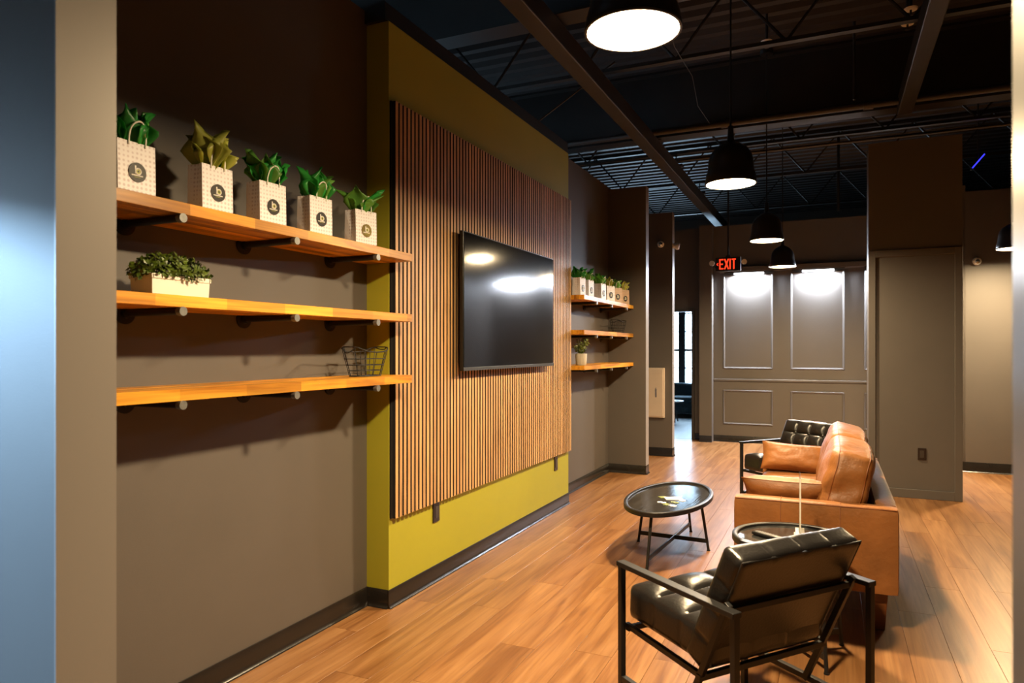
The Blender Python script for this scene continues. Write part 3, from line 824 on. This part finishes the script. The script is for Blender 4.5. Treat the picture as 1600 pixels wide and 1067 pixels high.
t = thing('potted_plant', 'small whitewashed round pot with pale leafy plant on the far bottom shelf', 'plant', (-2.20, 6.395, ZF[2] + .0006))
MB().lathe([(.045, 0), (.052, .01), (.055, .06), (.057, .108), (.052, .110), (.049, .09), (0, .088)], 28, cap0=True).build('pot', 'pot', t, smooth=50)
MB().lathe([(0, .096), (.048, .096)], 20).build('soil', 'soil', t)
b = MB(); bs = MB()
for i in range(26):
    a = r.uniform(0, 2 * PI); o_ = r.uniform(.02, .085); h = r.uniform(.05, .16)
    pts = [Vector((0, 0, .09)) + Vector((math.cos(a) * o_ * k * k, math.sin(a) * o_ * k * k, h * k)) for k in (0, .35, .7, 1)]
    bs.tube(pts, .0014, 5)
    for k in range(12):
        q = pts[1].lerp(pts[3], k / 11)
        leaf_cluster(b, q, (math.cos(a + r.uniform(-2, 2)), math.sin(a + r.uniform(-2, 2)), r.uniform(.1, 1)), .026, r)
o = b.build('foliage', 'leaf2', t); o['kind'] = 'stuff'
o = bs.build('stems', 'leaf', t); o['kind'] = 'stuff'

def wire_basket(loc, label, w0=.095, w1=.145, l0=.19, l1=.27, h=.125, rz=0):
    t = thing('wire_basket', label, 'basket', loc, rz, group='black wire baskets')
    def rect(k, z, r_=.0025, dip=0):
        a = (w0 + (w1 - w0) * k) / 2; c = (l0 + (l1 - l0) * k) / 2
        pts = []
        for i in range(28):
            ang = 2 * PI * i / 28; ca, sa = math.cos(ang), math.sin(ang)
            x_ = a * (abs(ca) ** .5) * (1 if ca >= 0 else -1); y_ = c * (abs(sa) ** .5) * (1 if sa >= 0 else -1)
            pts.append((x_, y_, z + dip * (abs(y_) / c) ** 3))
        return pts
    MB().tube(rect(1, h, dip=.028), .0034, 8, closed=True).build('top_rim', 'wire', t, smooth=60)
    for k in (.22, .45, .7): MB().tube(rect(k, .003 + h * k), .002, 6, closed=True).build('hoop', 'wire', t, smooth=60)
    MB().tube(rect(0, .003), .003, 6, closed=True).build('base_ring', 'wire', t, smooth=60)
    R0, R1 = rect(0, .003), rect(1, h, dip=.028)
    for i in range(0, 28, 2):
        MB().tube([R0[i], R1[i]], .0018, 6).build('upright', 'wire', t, smooth=60)
    for i in (-2, -1, 0, 1, 2): MB().tube([(i * w0 / 5.5, -l0 / 2 * .95, .003), (i * w0 / 5.5, l0 / 2 * .95, .003)], .0018, 6).build('base_wire', 'wire', t)
    for s_ in (-1, 1):
        pts = [(-w1 * .28 + w1 * .56 * i / 8, s_ * (l1 / 2 + .018 * math.sin(PI * i / 8)), h + .026 - .030 * math.sin(PI * i / 8) * (1 if s_ < 0 else .4)) for i in range(9)]
        MB().tube(pts, .003, 6).build('loop_handle', 'wire', t, smooth=60)
wire_basket((-2.215, 2.992, ZS[2] + .0006), 'black wire basket on the near bottom shelf')
wire_basket((-2.22, 7.74, ZF[1] + .0006), 'dark wire basket at the far end of the far middle shelf')

# ------------------------------------------------------------------ tables
def tray_table(loc, rz, a, b_, z, label, feet):
    t = thing('tray_table', label, 'table', loc, rz)
    n = 72
    prof_in = [(a - .030, z - .013), (a - .026, z - .002), (a - .018, z + .0), (a - .004, z), (a, z - .004), (a, z - .030), (a - .006, z - .034)]
    def ring(off, zz): return [((a - off) * math.cos(2 * PI * j / n), (b_ - off) * math.sin(2 * PI * j / n), zz) for j in range(n)]
    m = MB(); prof = [(.030, z - .016), (.027, z - .003), (.020, z), (.005, z), (.0, z - .004), (0, z - .030), (.006, z - .034), (.030, z - .034), (.030, z - .016)]
    V = []; F = []
    for off, zz in prof: V += ring(off, zz)
    for i in range(len(prof) - 1):
        for j in range(n): F.append((i * n + j, i * n + (j + 1) % n, (i + 1) * n + (j + 1) % n, (i + 1) * n + j))
    m.add(V, F).build('rim', 'blk_metal', t, smooth=40)
    m = MB(); V = ring(.0305, z - .014) + ring(.0305, z - .032); F = [tuple(range(n)), tuple(reversed(range(n, 2 * n)))]
    m.add(V, F).build('tabletop', 'blk_wood', t)
    for (fx, fy) in feet:
        f0 = Vector((fx, fy, .0)); f1 = Vector((fx * .80, fy * .80, z - .033))
        MB().cyl(f0, f1, .0095, .0105, 12).cyl((fx, fy, 0), (fx, fy, .008), .0125, n=12).build('leg', 'blk_metal', t, smooth=40)
    for i in (0, 1):
        p, q = feet[i], feet[i + 2]
        k = .965
        MB().bar((p[0] * k, p[1] * k, .070 + .0 * i), (q[0] * k, q[1] * k, .070 + .0 * i), .010, .030).build('crossbar', 'blk_metal', t, bevel=.002)
    return t
CT = (-1.068, 5.066)
tray_table((CT[0], CT[1], 0), -.055, .285, .591, .39, 'oval black tray-top coffee table with crossed base bars', [(0, -.565), (.258, .09), (0.02, .555), (-.262, .09)])
ST = (-.172, 3.625)
fe = [(.262 * math.cos(R(a)), .262 * math.sin(R(a))) for a in (35, 125, 215, 305)]
tray_table((ST[0], ST[1], 0), 0, .28, .28, .548, 'round black tray-top side table behind the near chair', fe)
zt = .39 - .014
# puzzle pieces on the coffee table
def piece_mesh(mat, s_=.022, th=.0025):
    m = MB(); pts = []
    for side in range(4):
        ca, sa = math.cos(side * PI / 2), math.sin(side * PI / 2)
        sg = 1 if side % 2 else -1
        for (u, v) in ((-1, -1), (-.3, -1), (-.42, -1 + .38 * sg), (0, -1 + .55 * sg), (.42, -1 + .38 * sg), (.3, -1)):
            pts.append((s_ * (u * ca - v * sa), s_ * (u * sa + v * ca)))
    n = len(pts)
    m.add([(x_, y_, 0) for x_, y_ in pts] + [(x_, y_, th) for x_, y_ in pts], [tuple(reversed(range(n))), tuple(range(n, 2 * n))] + [(i, (i + 1) % n, n + (i + 1) % n, n + i) for i in range(n)])
    return m.mesh('puzzle_piece', mat)
def on_table(px, py, z):
    f = 1090.; th_ = math.atan(500 / f); S_, C_ = math.sin(th_), math.cos(th_)
    u = (px - 800) / f; d = (-S_ + u * C_, C_ + u * S_, (545 - py) / f); k = (z - 1.45) / d[2]
    return (d[0] * k, d[1] * k, z)
for px, py, a, mt, lb in ((1066, 782, 10, 'puz_white', 'lone white puzzle piece on the right side of the coffee table'),
                          (1051, 790, 40, 'puz_white', 'white puzzle piece nearest the chair on the coffee table'),
                          (1034, 785, 70, 'puz_white', 'white puzzle piece left of the printed card'),
                          (1041, 788, 20, 'puz_green', 'printed puzzle piece beside two white pieces'),
                          (1054, 785, 60, 'puz_green', 'printed puzzle piece just below the white card')):
    p = on_table(px, py, zt + .0005)
    o = bpy.data.objects.new('puzzle_piece', piece_mesh(mt)); COL.objects.link(o); o.location = p; o.rotation_euler.z = R(a)
    tag(o, lb, 'puzzle piece', 'puzzle pieces on the coffee table')
p = on_table(1052, 779, zt + .0005); 
o = MB().bb(-.06, .06, -.045, .045, 0, .004).bb(-.052, .052, -.037, .037, .004, .0048).build('puzzle_card', 'puz_white', None, bevel=.001, loc=p, rz=R(25)); tag(o, 'white card lying among the puzzle pieces', 'card')
p = on_table(1036, 777, zt + .0005)
o = MB().bb(-.028, .028, -.028, .028, 0, .003).bb(-.024, .024, -.024, .024, .003, .0036).build('printed_card', 'puz_green', None, bevel=.001, loc=p, rz=R(40)); tag(o, 'small green printed card on the coffee table', 'card')

# remote and acrylic sign on the side table
zs_ = .548 - .014
ra, rb = Vector(on_table(1178, 834, zs_)), Vector(on_table(1214, 844, zs_)); rd = (rb - ra).normalized(); rc = ra + rd * .085
t = thing('remote_control', 'black remote control on the side table', 'remote', (rc.x, rc.y, zs_ + .0006), math.atan2(-rd.x, rd.y))
MB().roundbox((.042, .17, .018), .008, (6, 14, 4), xf=Matrix.Translation((0, 0, .009))).build('case', 'remote', t, smooth=40)
bm_ = MB().lathe([(0, 0), (.0038, 0), (.0042, -.0012)], 8).mesh('button', 'btn')
for i in range(3):
    for j in range(7): inst('button', bm_, t, (-.012 + .012 * i, -.06 + .016 * j, .0192))
t = thing('acrylic_sign_holder', 'clear upright acrylic sign holder seen edge-on on the side table', 'sign holder', (-.142, 3.66, zs_ + .0006), R(3))
MB().bb(-.0025, .0005, -.10, .10, .006, .302).bb(.0015, .0035, -.10, .10, .006, .302).build('acrylic_sheet', 'acrylic', t)
MB().bb(-.0030, .0042, -.1025, -.0995, .006, .303).build('sheet_edge', 'acrylic_edge', t)
MB().bb(-.026, .026, -.075, .075, 0, .006).bb(-.020, -.004, -.075, .075, .006, .030).bb(.005, .021, -.075, .075, .006, .030).build('base_block', 'acrylic_edge', t, bevel=.001)

# ------------------------------------------------------------------ sofa
SY0, SY1 = 4.0, 5.86
SXF, SXB = -.492, .309
t = thing('leather_sofa', 'cognac leather two-seat sofa with loose cushions', 'sofa', ((SXF + SXB) / 2, (SY0 + SY1) / 2, 0))
hx, hy = (SXB - SXF) / 2, (SY1 - SY0) / 2
def wrinkle(amp, sc_, seed):
    def d(o, nr):
        return o + nr * (amp * noise.noise(o * sc_ + Vector((seed, seed * .7, 0))) + amp * .5 * noise.noise(o * sc_ * 2.6 + Vector((seed, 1, 2))))
    return d
MB().roundbox((2 * hx - .06, 2 * hy - .05, .165), .012, (6, 12, 3), xf=Matrix.Translation((.02, 0, .197 + .0825))).build('base_frame', 'leather', t, smooth=40)
for s_, nm in ((-1, 'arm'), (1, 'arm')):
    yc = s_ * (hy - .05)
    arm = MB().roundbox((2 * hx, .10, .445), .018, (20, 5, 12), disp=wrinkle(.0018, 9, 3 + s_), xf=Matrix.Translation((0, yc, .197 + .2225))).build(nm, 'leather', t, smooth=50)
    for xx in (-.16, .13):
        ys = yc + s_ * .0512
        MB().tube([(xx, ys, .20), (xx, ys, .625), (xx, yc + s_ * .035, .643), (xx, yc - s_ * .04, .643)], .0018, 6).build('seam', 'leather_seam', arm, smooth=60)
    z_ = .6435
    MB().tube([(-hx + .012, yc + s_ * .046, .632), (hx - .012, yc + s_ * .046, .632)], .0028, 6).build('piping', 'leather_seam', arm, smooth=60)
MB().roundbox((.105, 2 * hy - .2, .445), .018, (5, 20, 12), xf=Matrix.Translation((hx - .0525, 0, .197 + .2225))).build('back_frame', 'leather', t, smooth=50)
cl = (2 * hy - .2) / 2
for s_ in (-1, 1):
    def dsp(o, nr, s_=s_):
        k = (1 - (o.x / .32) ** 2) * (1 - (o.y / (cl / 2)) ** 2)
        o = o + Vector((0, 0,   .022 * max(0, k) * (1 if o.z > 0 else 0)))
        if o.x < -.22: o.x -= .015 * max(0, 1 - (o.z / .08) ** 2)
        return o + nr * .003 * noise.noise(o * 12 + Vector((s_ * 5, 0, 0)))
    cu = MB().roundbox((.58, cl - .006, .15), .04, (18, 22, 8), disp=dsp, xf=Matrix.Translation((-.095, s_ * cl / 2, .362 + .075))).build('seat_cushion', 'leather', t, smooth=60)
    MB().tube([(-.385, s_ * cl / 2 - cl / 2 + .03, .495), (-.385, s_ * cl / 2 + cl / 2 - .03, .495)], .0024, 6).build('piping', 'leather_seam', cu, smooth=60)
for s_ in (-1, 1):
    xf = Matrix.Translation((.155, s_ * cl / 2, .672)) @ Matrix.Rotation(R(13), 4, 'Y')
    def dsp(o, nr, s_=s_):
        ky = max(0, 1 - (abs(o.y) / (cl / 2)) ** 4); kz = max(0, 1 - (abs(o.z) / .235) ** 2.5)
        o = o.copy()
        o.x += (.038 if o.x < 0 else .015) * ky * kz * (-1 if o.x < 0 else 1)
        o.z += .020 * ky * (1 if o.z > 0 else 0) - .008 * (1 - ky)
        fold = .009 * math.sin(o.z * 42 + 3 * noise.noise(o * 5)) * (abs(o.y) / (cl / 2)) ** 6
        o.y += fold
        return o + nr * (.011 * noise.noise(Vector((o.x * 5, o.y * 7, o.z * 11)) + Vector((s_ * 3, 0, 0))) + .006 * noise.noise(o * 24))
    CD = (.205, cl + .010, .44); CR = .055
    cu = MB().roundbox(CD, CR, (12, 36, 24), disp=dsp, xf=xf).build('back_cushion', 'leather', t, smooth=80)
    for xx in (-.072, .075):
        # welt that follows the displaced cushion surface round its perimeter
        hy_, hz_ = CD[1] / 2, CD[2] / 2; loop = []
        cxr = max(-CD[0] / 2 + CR, min(CD[0] / 2 - CR, xx)); rr = math.sqrt(max(0, CR * CR - (xx - cxr) ** 2))
        for (sy_, sz_) in ((1, 1), (-1, 1), (-1, -1), (1, -1)):
            for k in range(5):
                a0 = {(1, 1): 0, (-1, 1): 90, (-1, -1): 180, (1, -1): 270}[(sy_, sz_)] + k * 22.5
                loop.append((sy_ * (hy_ - CR), sz_ * (hz_ - CR), R(a0)))
        dense = []
        for i in range(len(loop)):
            p0_, p1_ = loop[i], loop[(i + 1) % len(loop)]
            n_ = 14 if p0_[0:2] != p1_[0:2] else 1
            for k in range(n_):
                f_ = k / n_; a_ = p0_[2] if n_ > 1 else p0_[2]
                dense.append((p0_[0] + (p1_[0] - p0_[0]) * f_, p0_[1] + (p1_[1] - p0_[1]) * f_, a_))
        pts = []
        for (yy_, zz_, a_) in dense:
            nr = Vector(((xx - cxr) / CR, math.cos(a_) * rr / CR, math.sin(a_) * rr / CR)).normalized()
            q = Vector((cxr, yy_, zz_)) + nr * CR
            pts.append(xf @ dsp(q, nr))
        MB().tube(pts, .0034, 6, closed=True).build('piping', 'leather_seam', cu, smooth=60)
def throw_pillow(loc, rot, lx, lz, th, seed, lb):
    def surf(sg):
        def fn(u, v):
            a, c = u * 2 - 1, v * 2 - 1
            k = max(0, (1 - abs(a) ** 3.2)) ** .5 * max(0, (1 - abs(c) ** 3.2)) ** .5
            x_ = a * lx / 2 * (1 - .06 * (1 - c * c) * abs(a)); z_ = c * lz / 2 * (1 - .09 * (1 - a * a) * abs(c))
            y_ = sg * (th / 2 * k + .007 * k * noise.noise(Vector((a * 3 + seed, c * 3, sg))) + .004 * k * noise.noise(Vector((a * 9, c * 9, seed))))
            return (x_, y_, z_)
        return fn
    m = MB().grid(surf(1), 24, 16); m.grid(surf(-1), 24, 16)
    o = thing('throw_pillow', lb, 'pillow', loc, 0, 'leather pillows on the sofa')
    o.rotation_euler = rot
    m.build('pillow_cover', 'leather', o, smooth=180)
    n = 20; pts = [(-1 + 2 * i / n, -1) for i in range(n)] + [(1, -1 + 2 * i / n) for i in range(n)] + [(1 - 2 * i / n, 1) for i in range(n)] + [(-1, 1 - 2 * i / n) for i in range(n)]
    P = [(a * lx / 2 * (1 - .06 * (1 - c * c) * abs(a)), 0, c * lz / 2 * (1 - .09 * (1 - a * a) * abs(c))) for a, c in pts]
    MB().tube(P, .0034, 6, closed=True).build('piping', 'leather_seam', o, smooth=60)
throw_pillow((-.235, 4.235, .640), (R(46), 0, R(-3)), .46, .22, .13, 2, 'cognac lumbar pillow leaning on the near sofa arm')
throw_pillow((-.255, 5.66, .632), (R(-20), R(3), R(3)), .47, .215, .14, 8, 'cognac lumbar pillow leaning on the far sofa arm')
for (x_, y_) in ((hx - .085, -hy + .085), (-hx + .085, -hy + .085), (hx - .085, hy - .085), (-hx + .085, hy - .085)):
    V = []
    for (k, z_) in ((.024, 0), (.038, .20)): V += [(x_ - k, y_ - k, z_), (x_ + k, y_ - k, z_), (x_ + k, y_ + k, z_), (x_ - k, y_ + k, z_)]
    MB().add(V, [(0, 3, 2, 1), (4, 5, 6, 7), (0, 1, 5, 4), (1, 2, 6, 5), (2, 3, 7, 6), (3, 0, 4, 7)]).build('leg', 'sofa_leg', t, bevel=.004)

# ------------------------------------------------------------------ armchairs
def make_chair(loc, rz, label):
    """local: +y front, footprint centred, width .66, depth .61"""
    t = thing('armchair', label, 'chair', loc, rz, group='black tufted armchairs')
    W, D = .33, .304; ts = .022; ah = .622
    for s_ in (-1, 1):
        xs = s_ * (W - ts / 2)
        for yy in (-D + ts / 2, D - ts / 2):
            MB().bb(xs - ts / 2, xs + ts / 2, yy - ts / 2, yy + ts / 2, 0, ah).build('leg', 'blk_metal', t, bevel=.0015)
        MB().bb(xs - .019, xs + .019, -D, D, ah - .004, ah + .014).build('armrest', 'blk_metal', t, bevel=.002)
        MB().bb(xs - ts / 2, xs + ts / 2, -D + ts, D - ts, .178, .200).build('stretcher', 'blk_metal', t, bevel=.0015)
        # diagonal back tube from behind the backrest down to the stretcher
        xi = s_ * (W - ts - .012)
        MB().bar((xi, -D + .060, .640), (xi, -D + .268, .190), .018, .022, (0, 1, 0)).build('back_tube', 'blk_metal', t, bevel=.0015)
        MB().bar((xi, D - .012, .388), (xi, -D + .19, .362), .018, .020).build('seat_rail', 'blk_metal', t, bevel=.0015)
    MB().bb(-W + ts, W - ts, -D + .066, -D + .084, .600, .620).build('upper_crossbar', 'blk_metal', t, bevel=.0015)
    MB().bb(-W + ts, W - ts, -D + .178, -D + .198, .345, .366).build('lower_crossbar', 'blk_metal', t, bevel=.0015)
    MB().bb(-W + ts, W - ts, D - .040, D - .020, .372, .392).build('front_crossbar', 'blk_metal', t, bevel=.0015)
    # seat: tufted cushion
    sw_, sl, st = .555, .462, .135
    nc, nr_ = 3, 3
    def tuft(u, v, A):
        return A * (1 - (abs(math.sin(PI * u)) ** .45) * (abs(math.sin(PI * v)) ** .45)) 
    def seat_d(o, nr):
        u = (o.x / sw_ + .5) * nc; v = (o.y / sl + .5) * nr_
        o = o.copy()
        if nr.z > .35:
            g = max(0, (1 - (o.x / (sw_ / 2)) ** 6)) * max(0, 1 - (o.y / (sl / 2)) ** 6)
            o.z += .018 * g - tuft(u, v, .030) * g * nr.z - .008 * (1 - abs(math.sin(PI * u)) ** .3) * (1 - g)
        elif nr.z > -.5:
            o -= nr * .006 * (1 - abs(math.sin(PI * (u if abs(nr.y) > .5 else v))) ** .3)
        return o
    xf = Matrix.Translation((0, D + .016 - sl / 2, .392 + st / 2)) @ Matrix.Rotation(R(3.0), 4, 'X')
    seat = MB().roundbox((sw_, sl, st), .03, (48, 48, 8), disp=seat_d, xf=xf).build('seat_cushion', 'blk_leather', t, smooth=70)
    bt = MB().lathe([(0, .006), (.006, .0055), (.0105, .002), (.0115, -.003)], 12).mesh('button', 'blk_leather', smooth=60)
    for i in (1, 2):
        for j in (1, 2):
            p = xf @ Vector(((i / nc - .5) * sw_, (j / nr_ - .5) * sl, st / 2 - .010)); inst('button', bt, seat, p)
    # backrest: slab leaning back, front tufted (local z = front)
    bw, bh, bth = .572, .460, .095
    ang = 24.5
    nb_, mb_ = 4, 4
    def back_d(o, nr):
        u = (o.x / bw + .5) * nb_; v = (o.y / bh + .5) * mb_
        o = o.copy()
        if nr.z > .35:
            g = max(0, (1 - (o.x / (bw / 2)) ** 6)) * max(0, 1 - (o.y / (bh / 2)) ** 6)
            o.z += .016 * g - tuft(u, v, .030) * g * nr.z
        elif nr.y > .35:
            o -= nr * .007 * (1 - abs(math.sin(PI * u)) ** .28) ; o.y += .010 * (1 - (2 * o.x / bw) ** 2)
        elif abs(nr.x) > .5:
            o -= nr * .005 * (1 - abs(math.sin(PI * v)) ** .28)
        return o
    # origin at rear bottom edge
    c0 = Vector((0, -D + .202, .362))
    rot = Matrix.Rotation(R(ang), 4, 'X')
    # slab frame: x width, y up the back, z towards the front
    basis = Matrix(((1, 0, 0, 0), (0, 0, 1, 0), (0, 1, 0, 0), (0, 0, 0, 1)))
    xb = Matrix.Translation(c0) @ rot @ basis @ Matrix.Translation((0, bh / 2, bth / 2))
    back = MB().roundbox((bw, bh, bth), .022, (52, 48, 8), disp=back_d, xf=xb)
    back.f = [tuple(reversed(f)) for f in back.f]
    back = back.build('back_cushion', 'blk_leather', t, smooth=70)
    for i in range(1, nb_):
        for j in range(1, mb_):
            p = xb @ Vector(((i / nb_ - .5) * bw, (j / mb_ - .5) * bh, bth / 2 - .010))
            inst('button', bt, back, p, (R(ang - 90), 0, 0))
    # thin piping around the rear edge
    e = .006
    pts = [xb @ Vector(q) for q in ((-bw / 2 + e, -bh / 2 + e, -bth / 2 + e), (bw / 2 - e, -bh / 2 + e, -bth / 2 + e), (bw / 2 - e, bh / 2 - e, -bth / 2 + e), (-bw / 2 + e, bh / 2 - e, -bth / 2 + e))]
    MB().tube(pts, .004, 6, closed=True).build('piping', 'blk_leather', back, smooth=60)
    return t
make_chair((-.306, 2.681, 0), R(51.8), 'near black leather armchair seen from behind')
make_chair((-.29, 6.44, 0), R(140.4), 'far black tufted armchair beyond the sofa, facing the camera')

# ------------------------------------------------------------------ exit sign
t = thing('exit_sign', 'hanging red lit EXIT sign with two lamp heads', 'exit sign', (-1.290, 9.9, 2.607))
MB().bb(-.165, .165, -.03, .03, -.095, .095).build('housing', 'tvblack', t, bevel=.006)
def letter(strokes, name='letter'):
    m = MB()
    for s_ in strokes: m.bar((s_[0], -.0315, s_[1]), (s_[2], -.0315, s_[3]), .004, s_[4] if len(s_) > 4 else .017, (0, 0, 1) if abs(s_[0] - s_[2]) > abs(s_[1] - s_[3]) else (1, 0, 0))
    o = m.build(name, 'exit_red', t); return o
Hh = .070
x_ = -.105; lw = .046
letter([(x_, -Hh, x_, Hh), (x_ - .008, Hh - .008, x_ + lw, Hh - .008), (x_ - .008, 0, x_ + lw * .85, 0), (x_ - .008, -Hh + .008, x_ + lw, -Hh + .008)])
x_ += lw + .016
letter([(x_, -Hh, x_ + lw + .004, Hh), (x_, Hh, x_ + lw + .004, -Hh)])
x_ += lw + .026
letter([(x_, -Hh, x_, Hh)])
x_ += .022
letter([(x_, Hh - .008, x_ + lw + .006, Hh - .008), (x_ + lw / 2 + .003, -Hh, x_ + lw / 2 + .003, Hh)])
letter([(-.128, .016, -.148, 0, .008), (-.148, 0, -.128, -.016, .008)], 'chevron')
MB().cyl((0, 0, .095), (0, 0, DZ - 2.607), .012, n=10).cyl((0, 0, .095), (0, 0, .12), .04, .03, 16).build('stem', 'steel_dark', t, smooth=40)
for s_ in (-1, 1):
    h_ = MB().cyl((s_ * .165, 0, -.02 + .03 * s_), (s_ * .20, -.01, .015), .008, n=8).build('lamp_arm', 'steel_dark', t)
    MB().lathe([(0, -.02), (.022, -.018), (.034, .0), (.036, .022), (.0, .022)], 20).build('lamp_head', 'white_plast', t, smooth=40, loc=(s_ * .208, -.02, .018)).rotation_euler = (R(90), 0, R(15 * s_))

# ------------------------------------------------------------------ emergency lamp heads, electrical cabinet
def spot_head(loc, nrm_deg, label):
    t = thing('emergency_lamp_head', label, 'camera', loc, R(nrm_deg), group='small white round emergency lamp heads')
    MB().cyl((0, 0, 0), (0, -.03, 0), .034, n=20).build('wall_plate', 'white_plast', t, smooth=40)
    m = MB().lathe([(0, .0), (.030, .004), (.044, .022), (.046, .045), (.040, .060), (.030, .066), (0, .066)], 24).build('head', 'white_plast', t, smooth=40)
    m.rotation_euler = (R(90 + 12), 0, R(10)); m.location = (0, -.022, 0)
    l_ = MB().lathe([(0, .0), (.024, -.002), (.030, -.008)], 20).build('lens', 'lens', t, smooth=60)
    l_.rotation_euler = (R(90 + 12), 0, R(10)); l_.location = (.010, -.0905, -.014)
spot_head((-2.100, 9.42, 2.865), 0, 'round white emergency lamp head on the wall above the cream cabinet')
spot_head((-1.953, 9.48, 2.84), 90, 'round white emergency lamp head on the wall end beside the doorway')
spot_head((1.528, 9.70, 2.478), 0, 'round white emergency lamp head on the corridor wall at right')
t = thing('electrical_cabinet', 'cream metal wall cabinet with chrome latch on the far stub wall', 'cabinet', (-2.215, 9.42, .858))
MB().bb(-.165, .165, -.055, 0, -.335, .335).build('cabinet_box', 'cream', t, bevel=.004)
dr = MB().bb(-.150, .150, -.065, -.055, -.318, .318).build('door', 'cream', t, bevel=.003)
MB().bb(.052, .068, -.078, -.065, -.06, .05).cyl((.06, -.072, .05), (.06, -.072, .07), .006, n=8).build('latch', 'chrome', dr, bevel=.002)
MB().bb(-.10, .12, -.067, -.065, .272, .284).build('louvre', 'cream', dr, bevel=.001)
for z_ in (-.22, .22): MB().cyl((-.152, -.062, z_ - .03), (-.152, -.062, z_ + .03), .007, n=8).build('hinge', 'chrome', t)

# ------------------------------------------------------------------ far room furniture
t = thing('fabric_sofa', 'dark teal sofa below the far window', 'sofa', (-3.2, 15.35, 0))
MB().roundbox((1.9, .80, .22), .03, (8, 6, 4), xf=Matrix.Translation((0, 0, .20))).build('base', 'teal', t, smooth=50)
for s_ in (-1, 1): MB().roundbox((.86, .62, .13), .05, (10, 8, 5), xf=Matrix.Translation((s_ * .44, -.10, .365))).build('seat_cushion', 'teal', t, smooth=60)
def bk(o, nr):
    o = o.copy(); o.z += .10 * math.cos(o.x * 1.35) - .09; return o
MB().roundbox((1.9, .18, .46), .06, (20, 4, 8), disp=bk, xf=Matrix.Translation((0, .33, .46))).build('backrest', 'teal', t, smooth=60)
for s_ in (-1, 1): MB().roundbox((.14, .8, .36), .05, (4, 8, 6), xf=Matrix.Translation((s_ * .94, 0, .37))).build('arm', 'teal', t, smooth=60)
for a in (-.85, .85):
    for c in (-.33, .33): MB().cyl((a, c, 0), (a, c, .10), .02, .025, 10).build('leg', 'frame_dark', t)
t = thing('pedestal_table', 'round white low table in the far room', 'table', (-2.95, 13.95, 0))
MB().lathe([(0, .40), (.27, .40), (.28, .408), (.28, .42), (.27, .425), (0, .425)], 36).build('tabletop', 'white_top', t, smooth=40)
for k in range(4):
    a = R(45 + 90 * k); MB().cyl((.20 * math.cos(a), .20 * math.sin(a), 0), (.12 * math.cos(a), .12 * math.sin(a), .40), .011, n=10).build('leg', 'frame_dark', t)
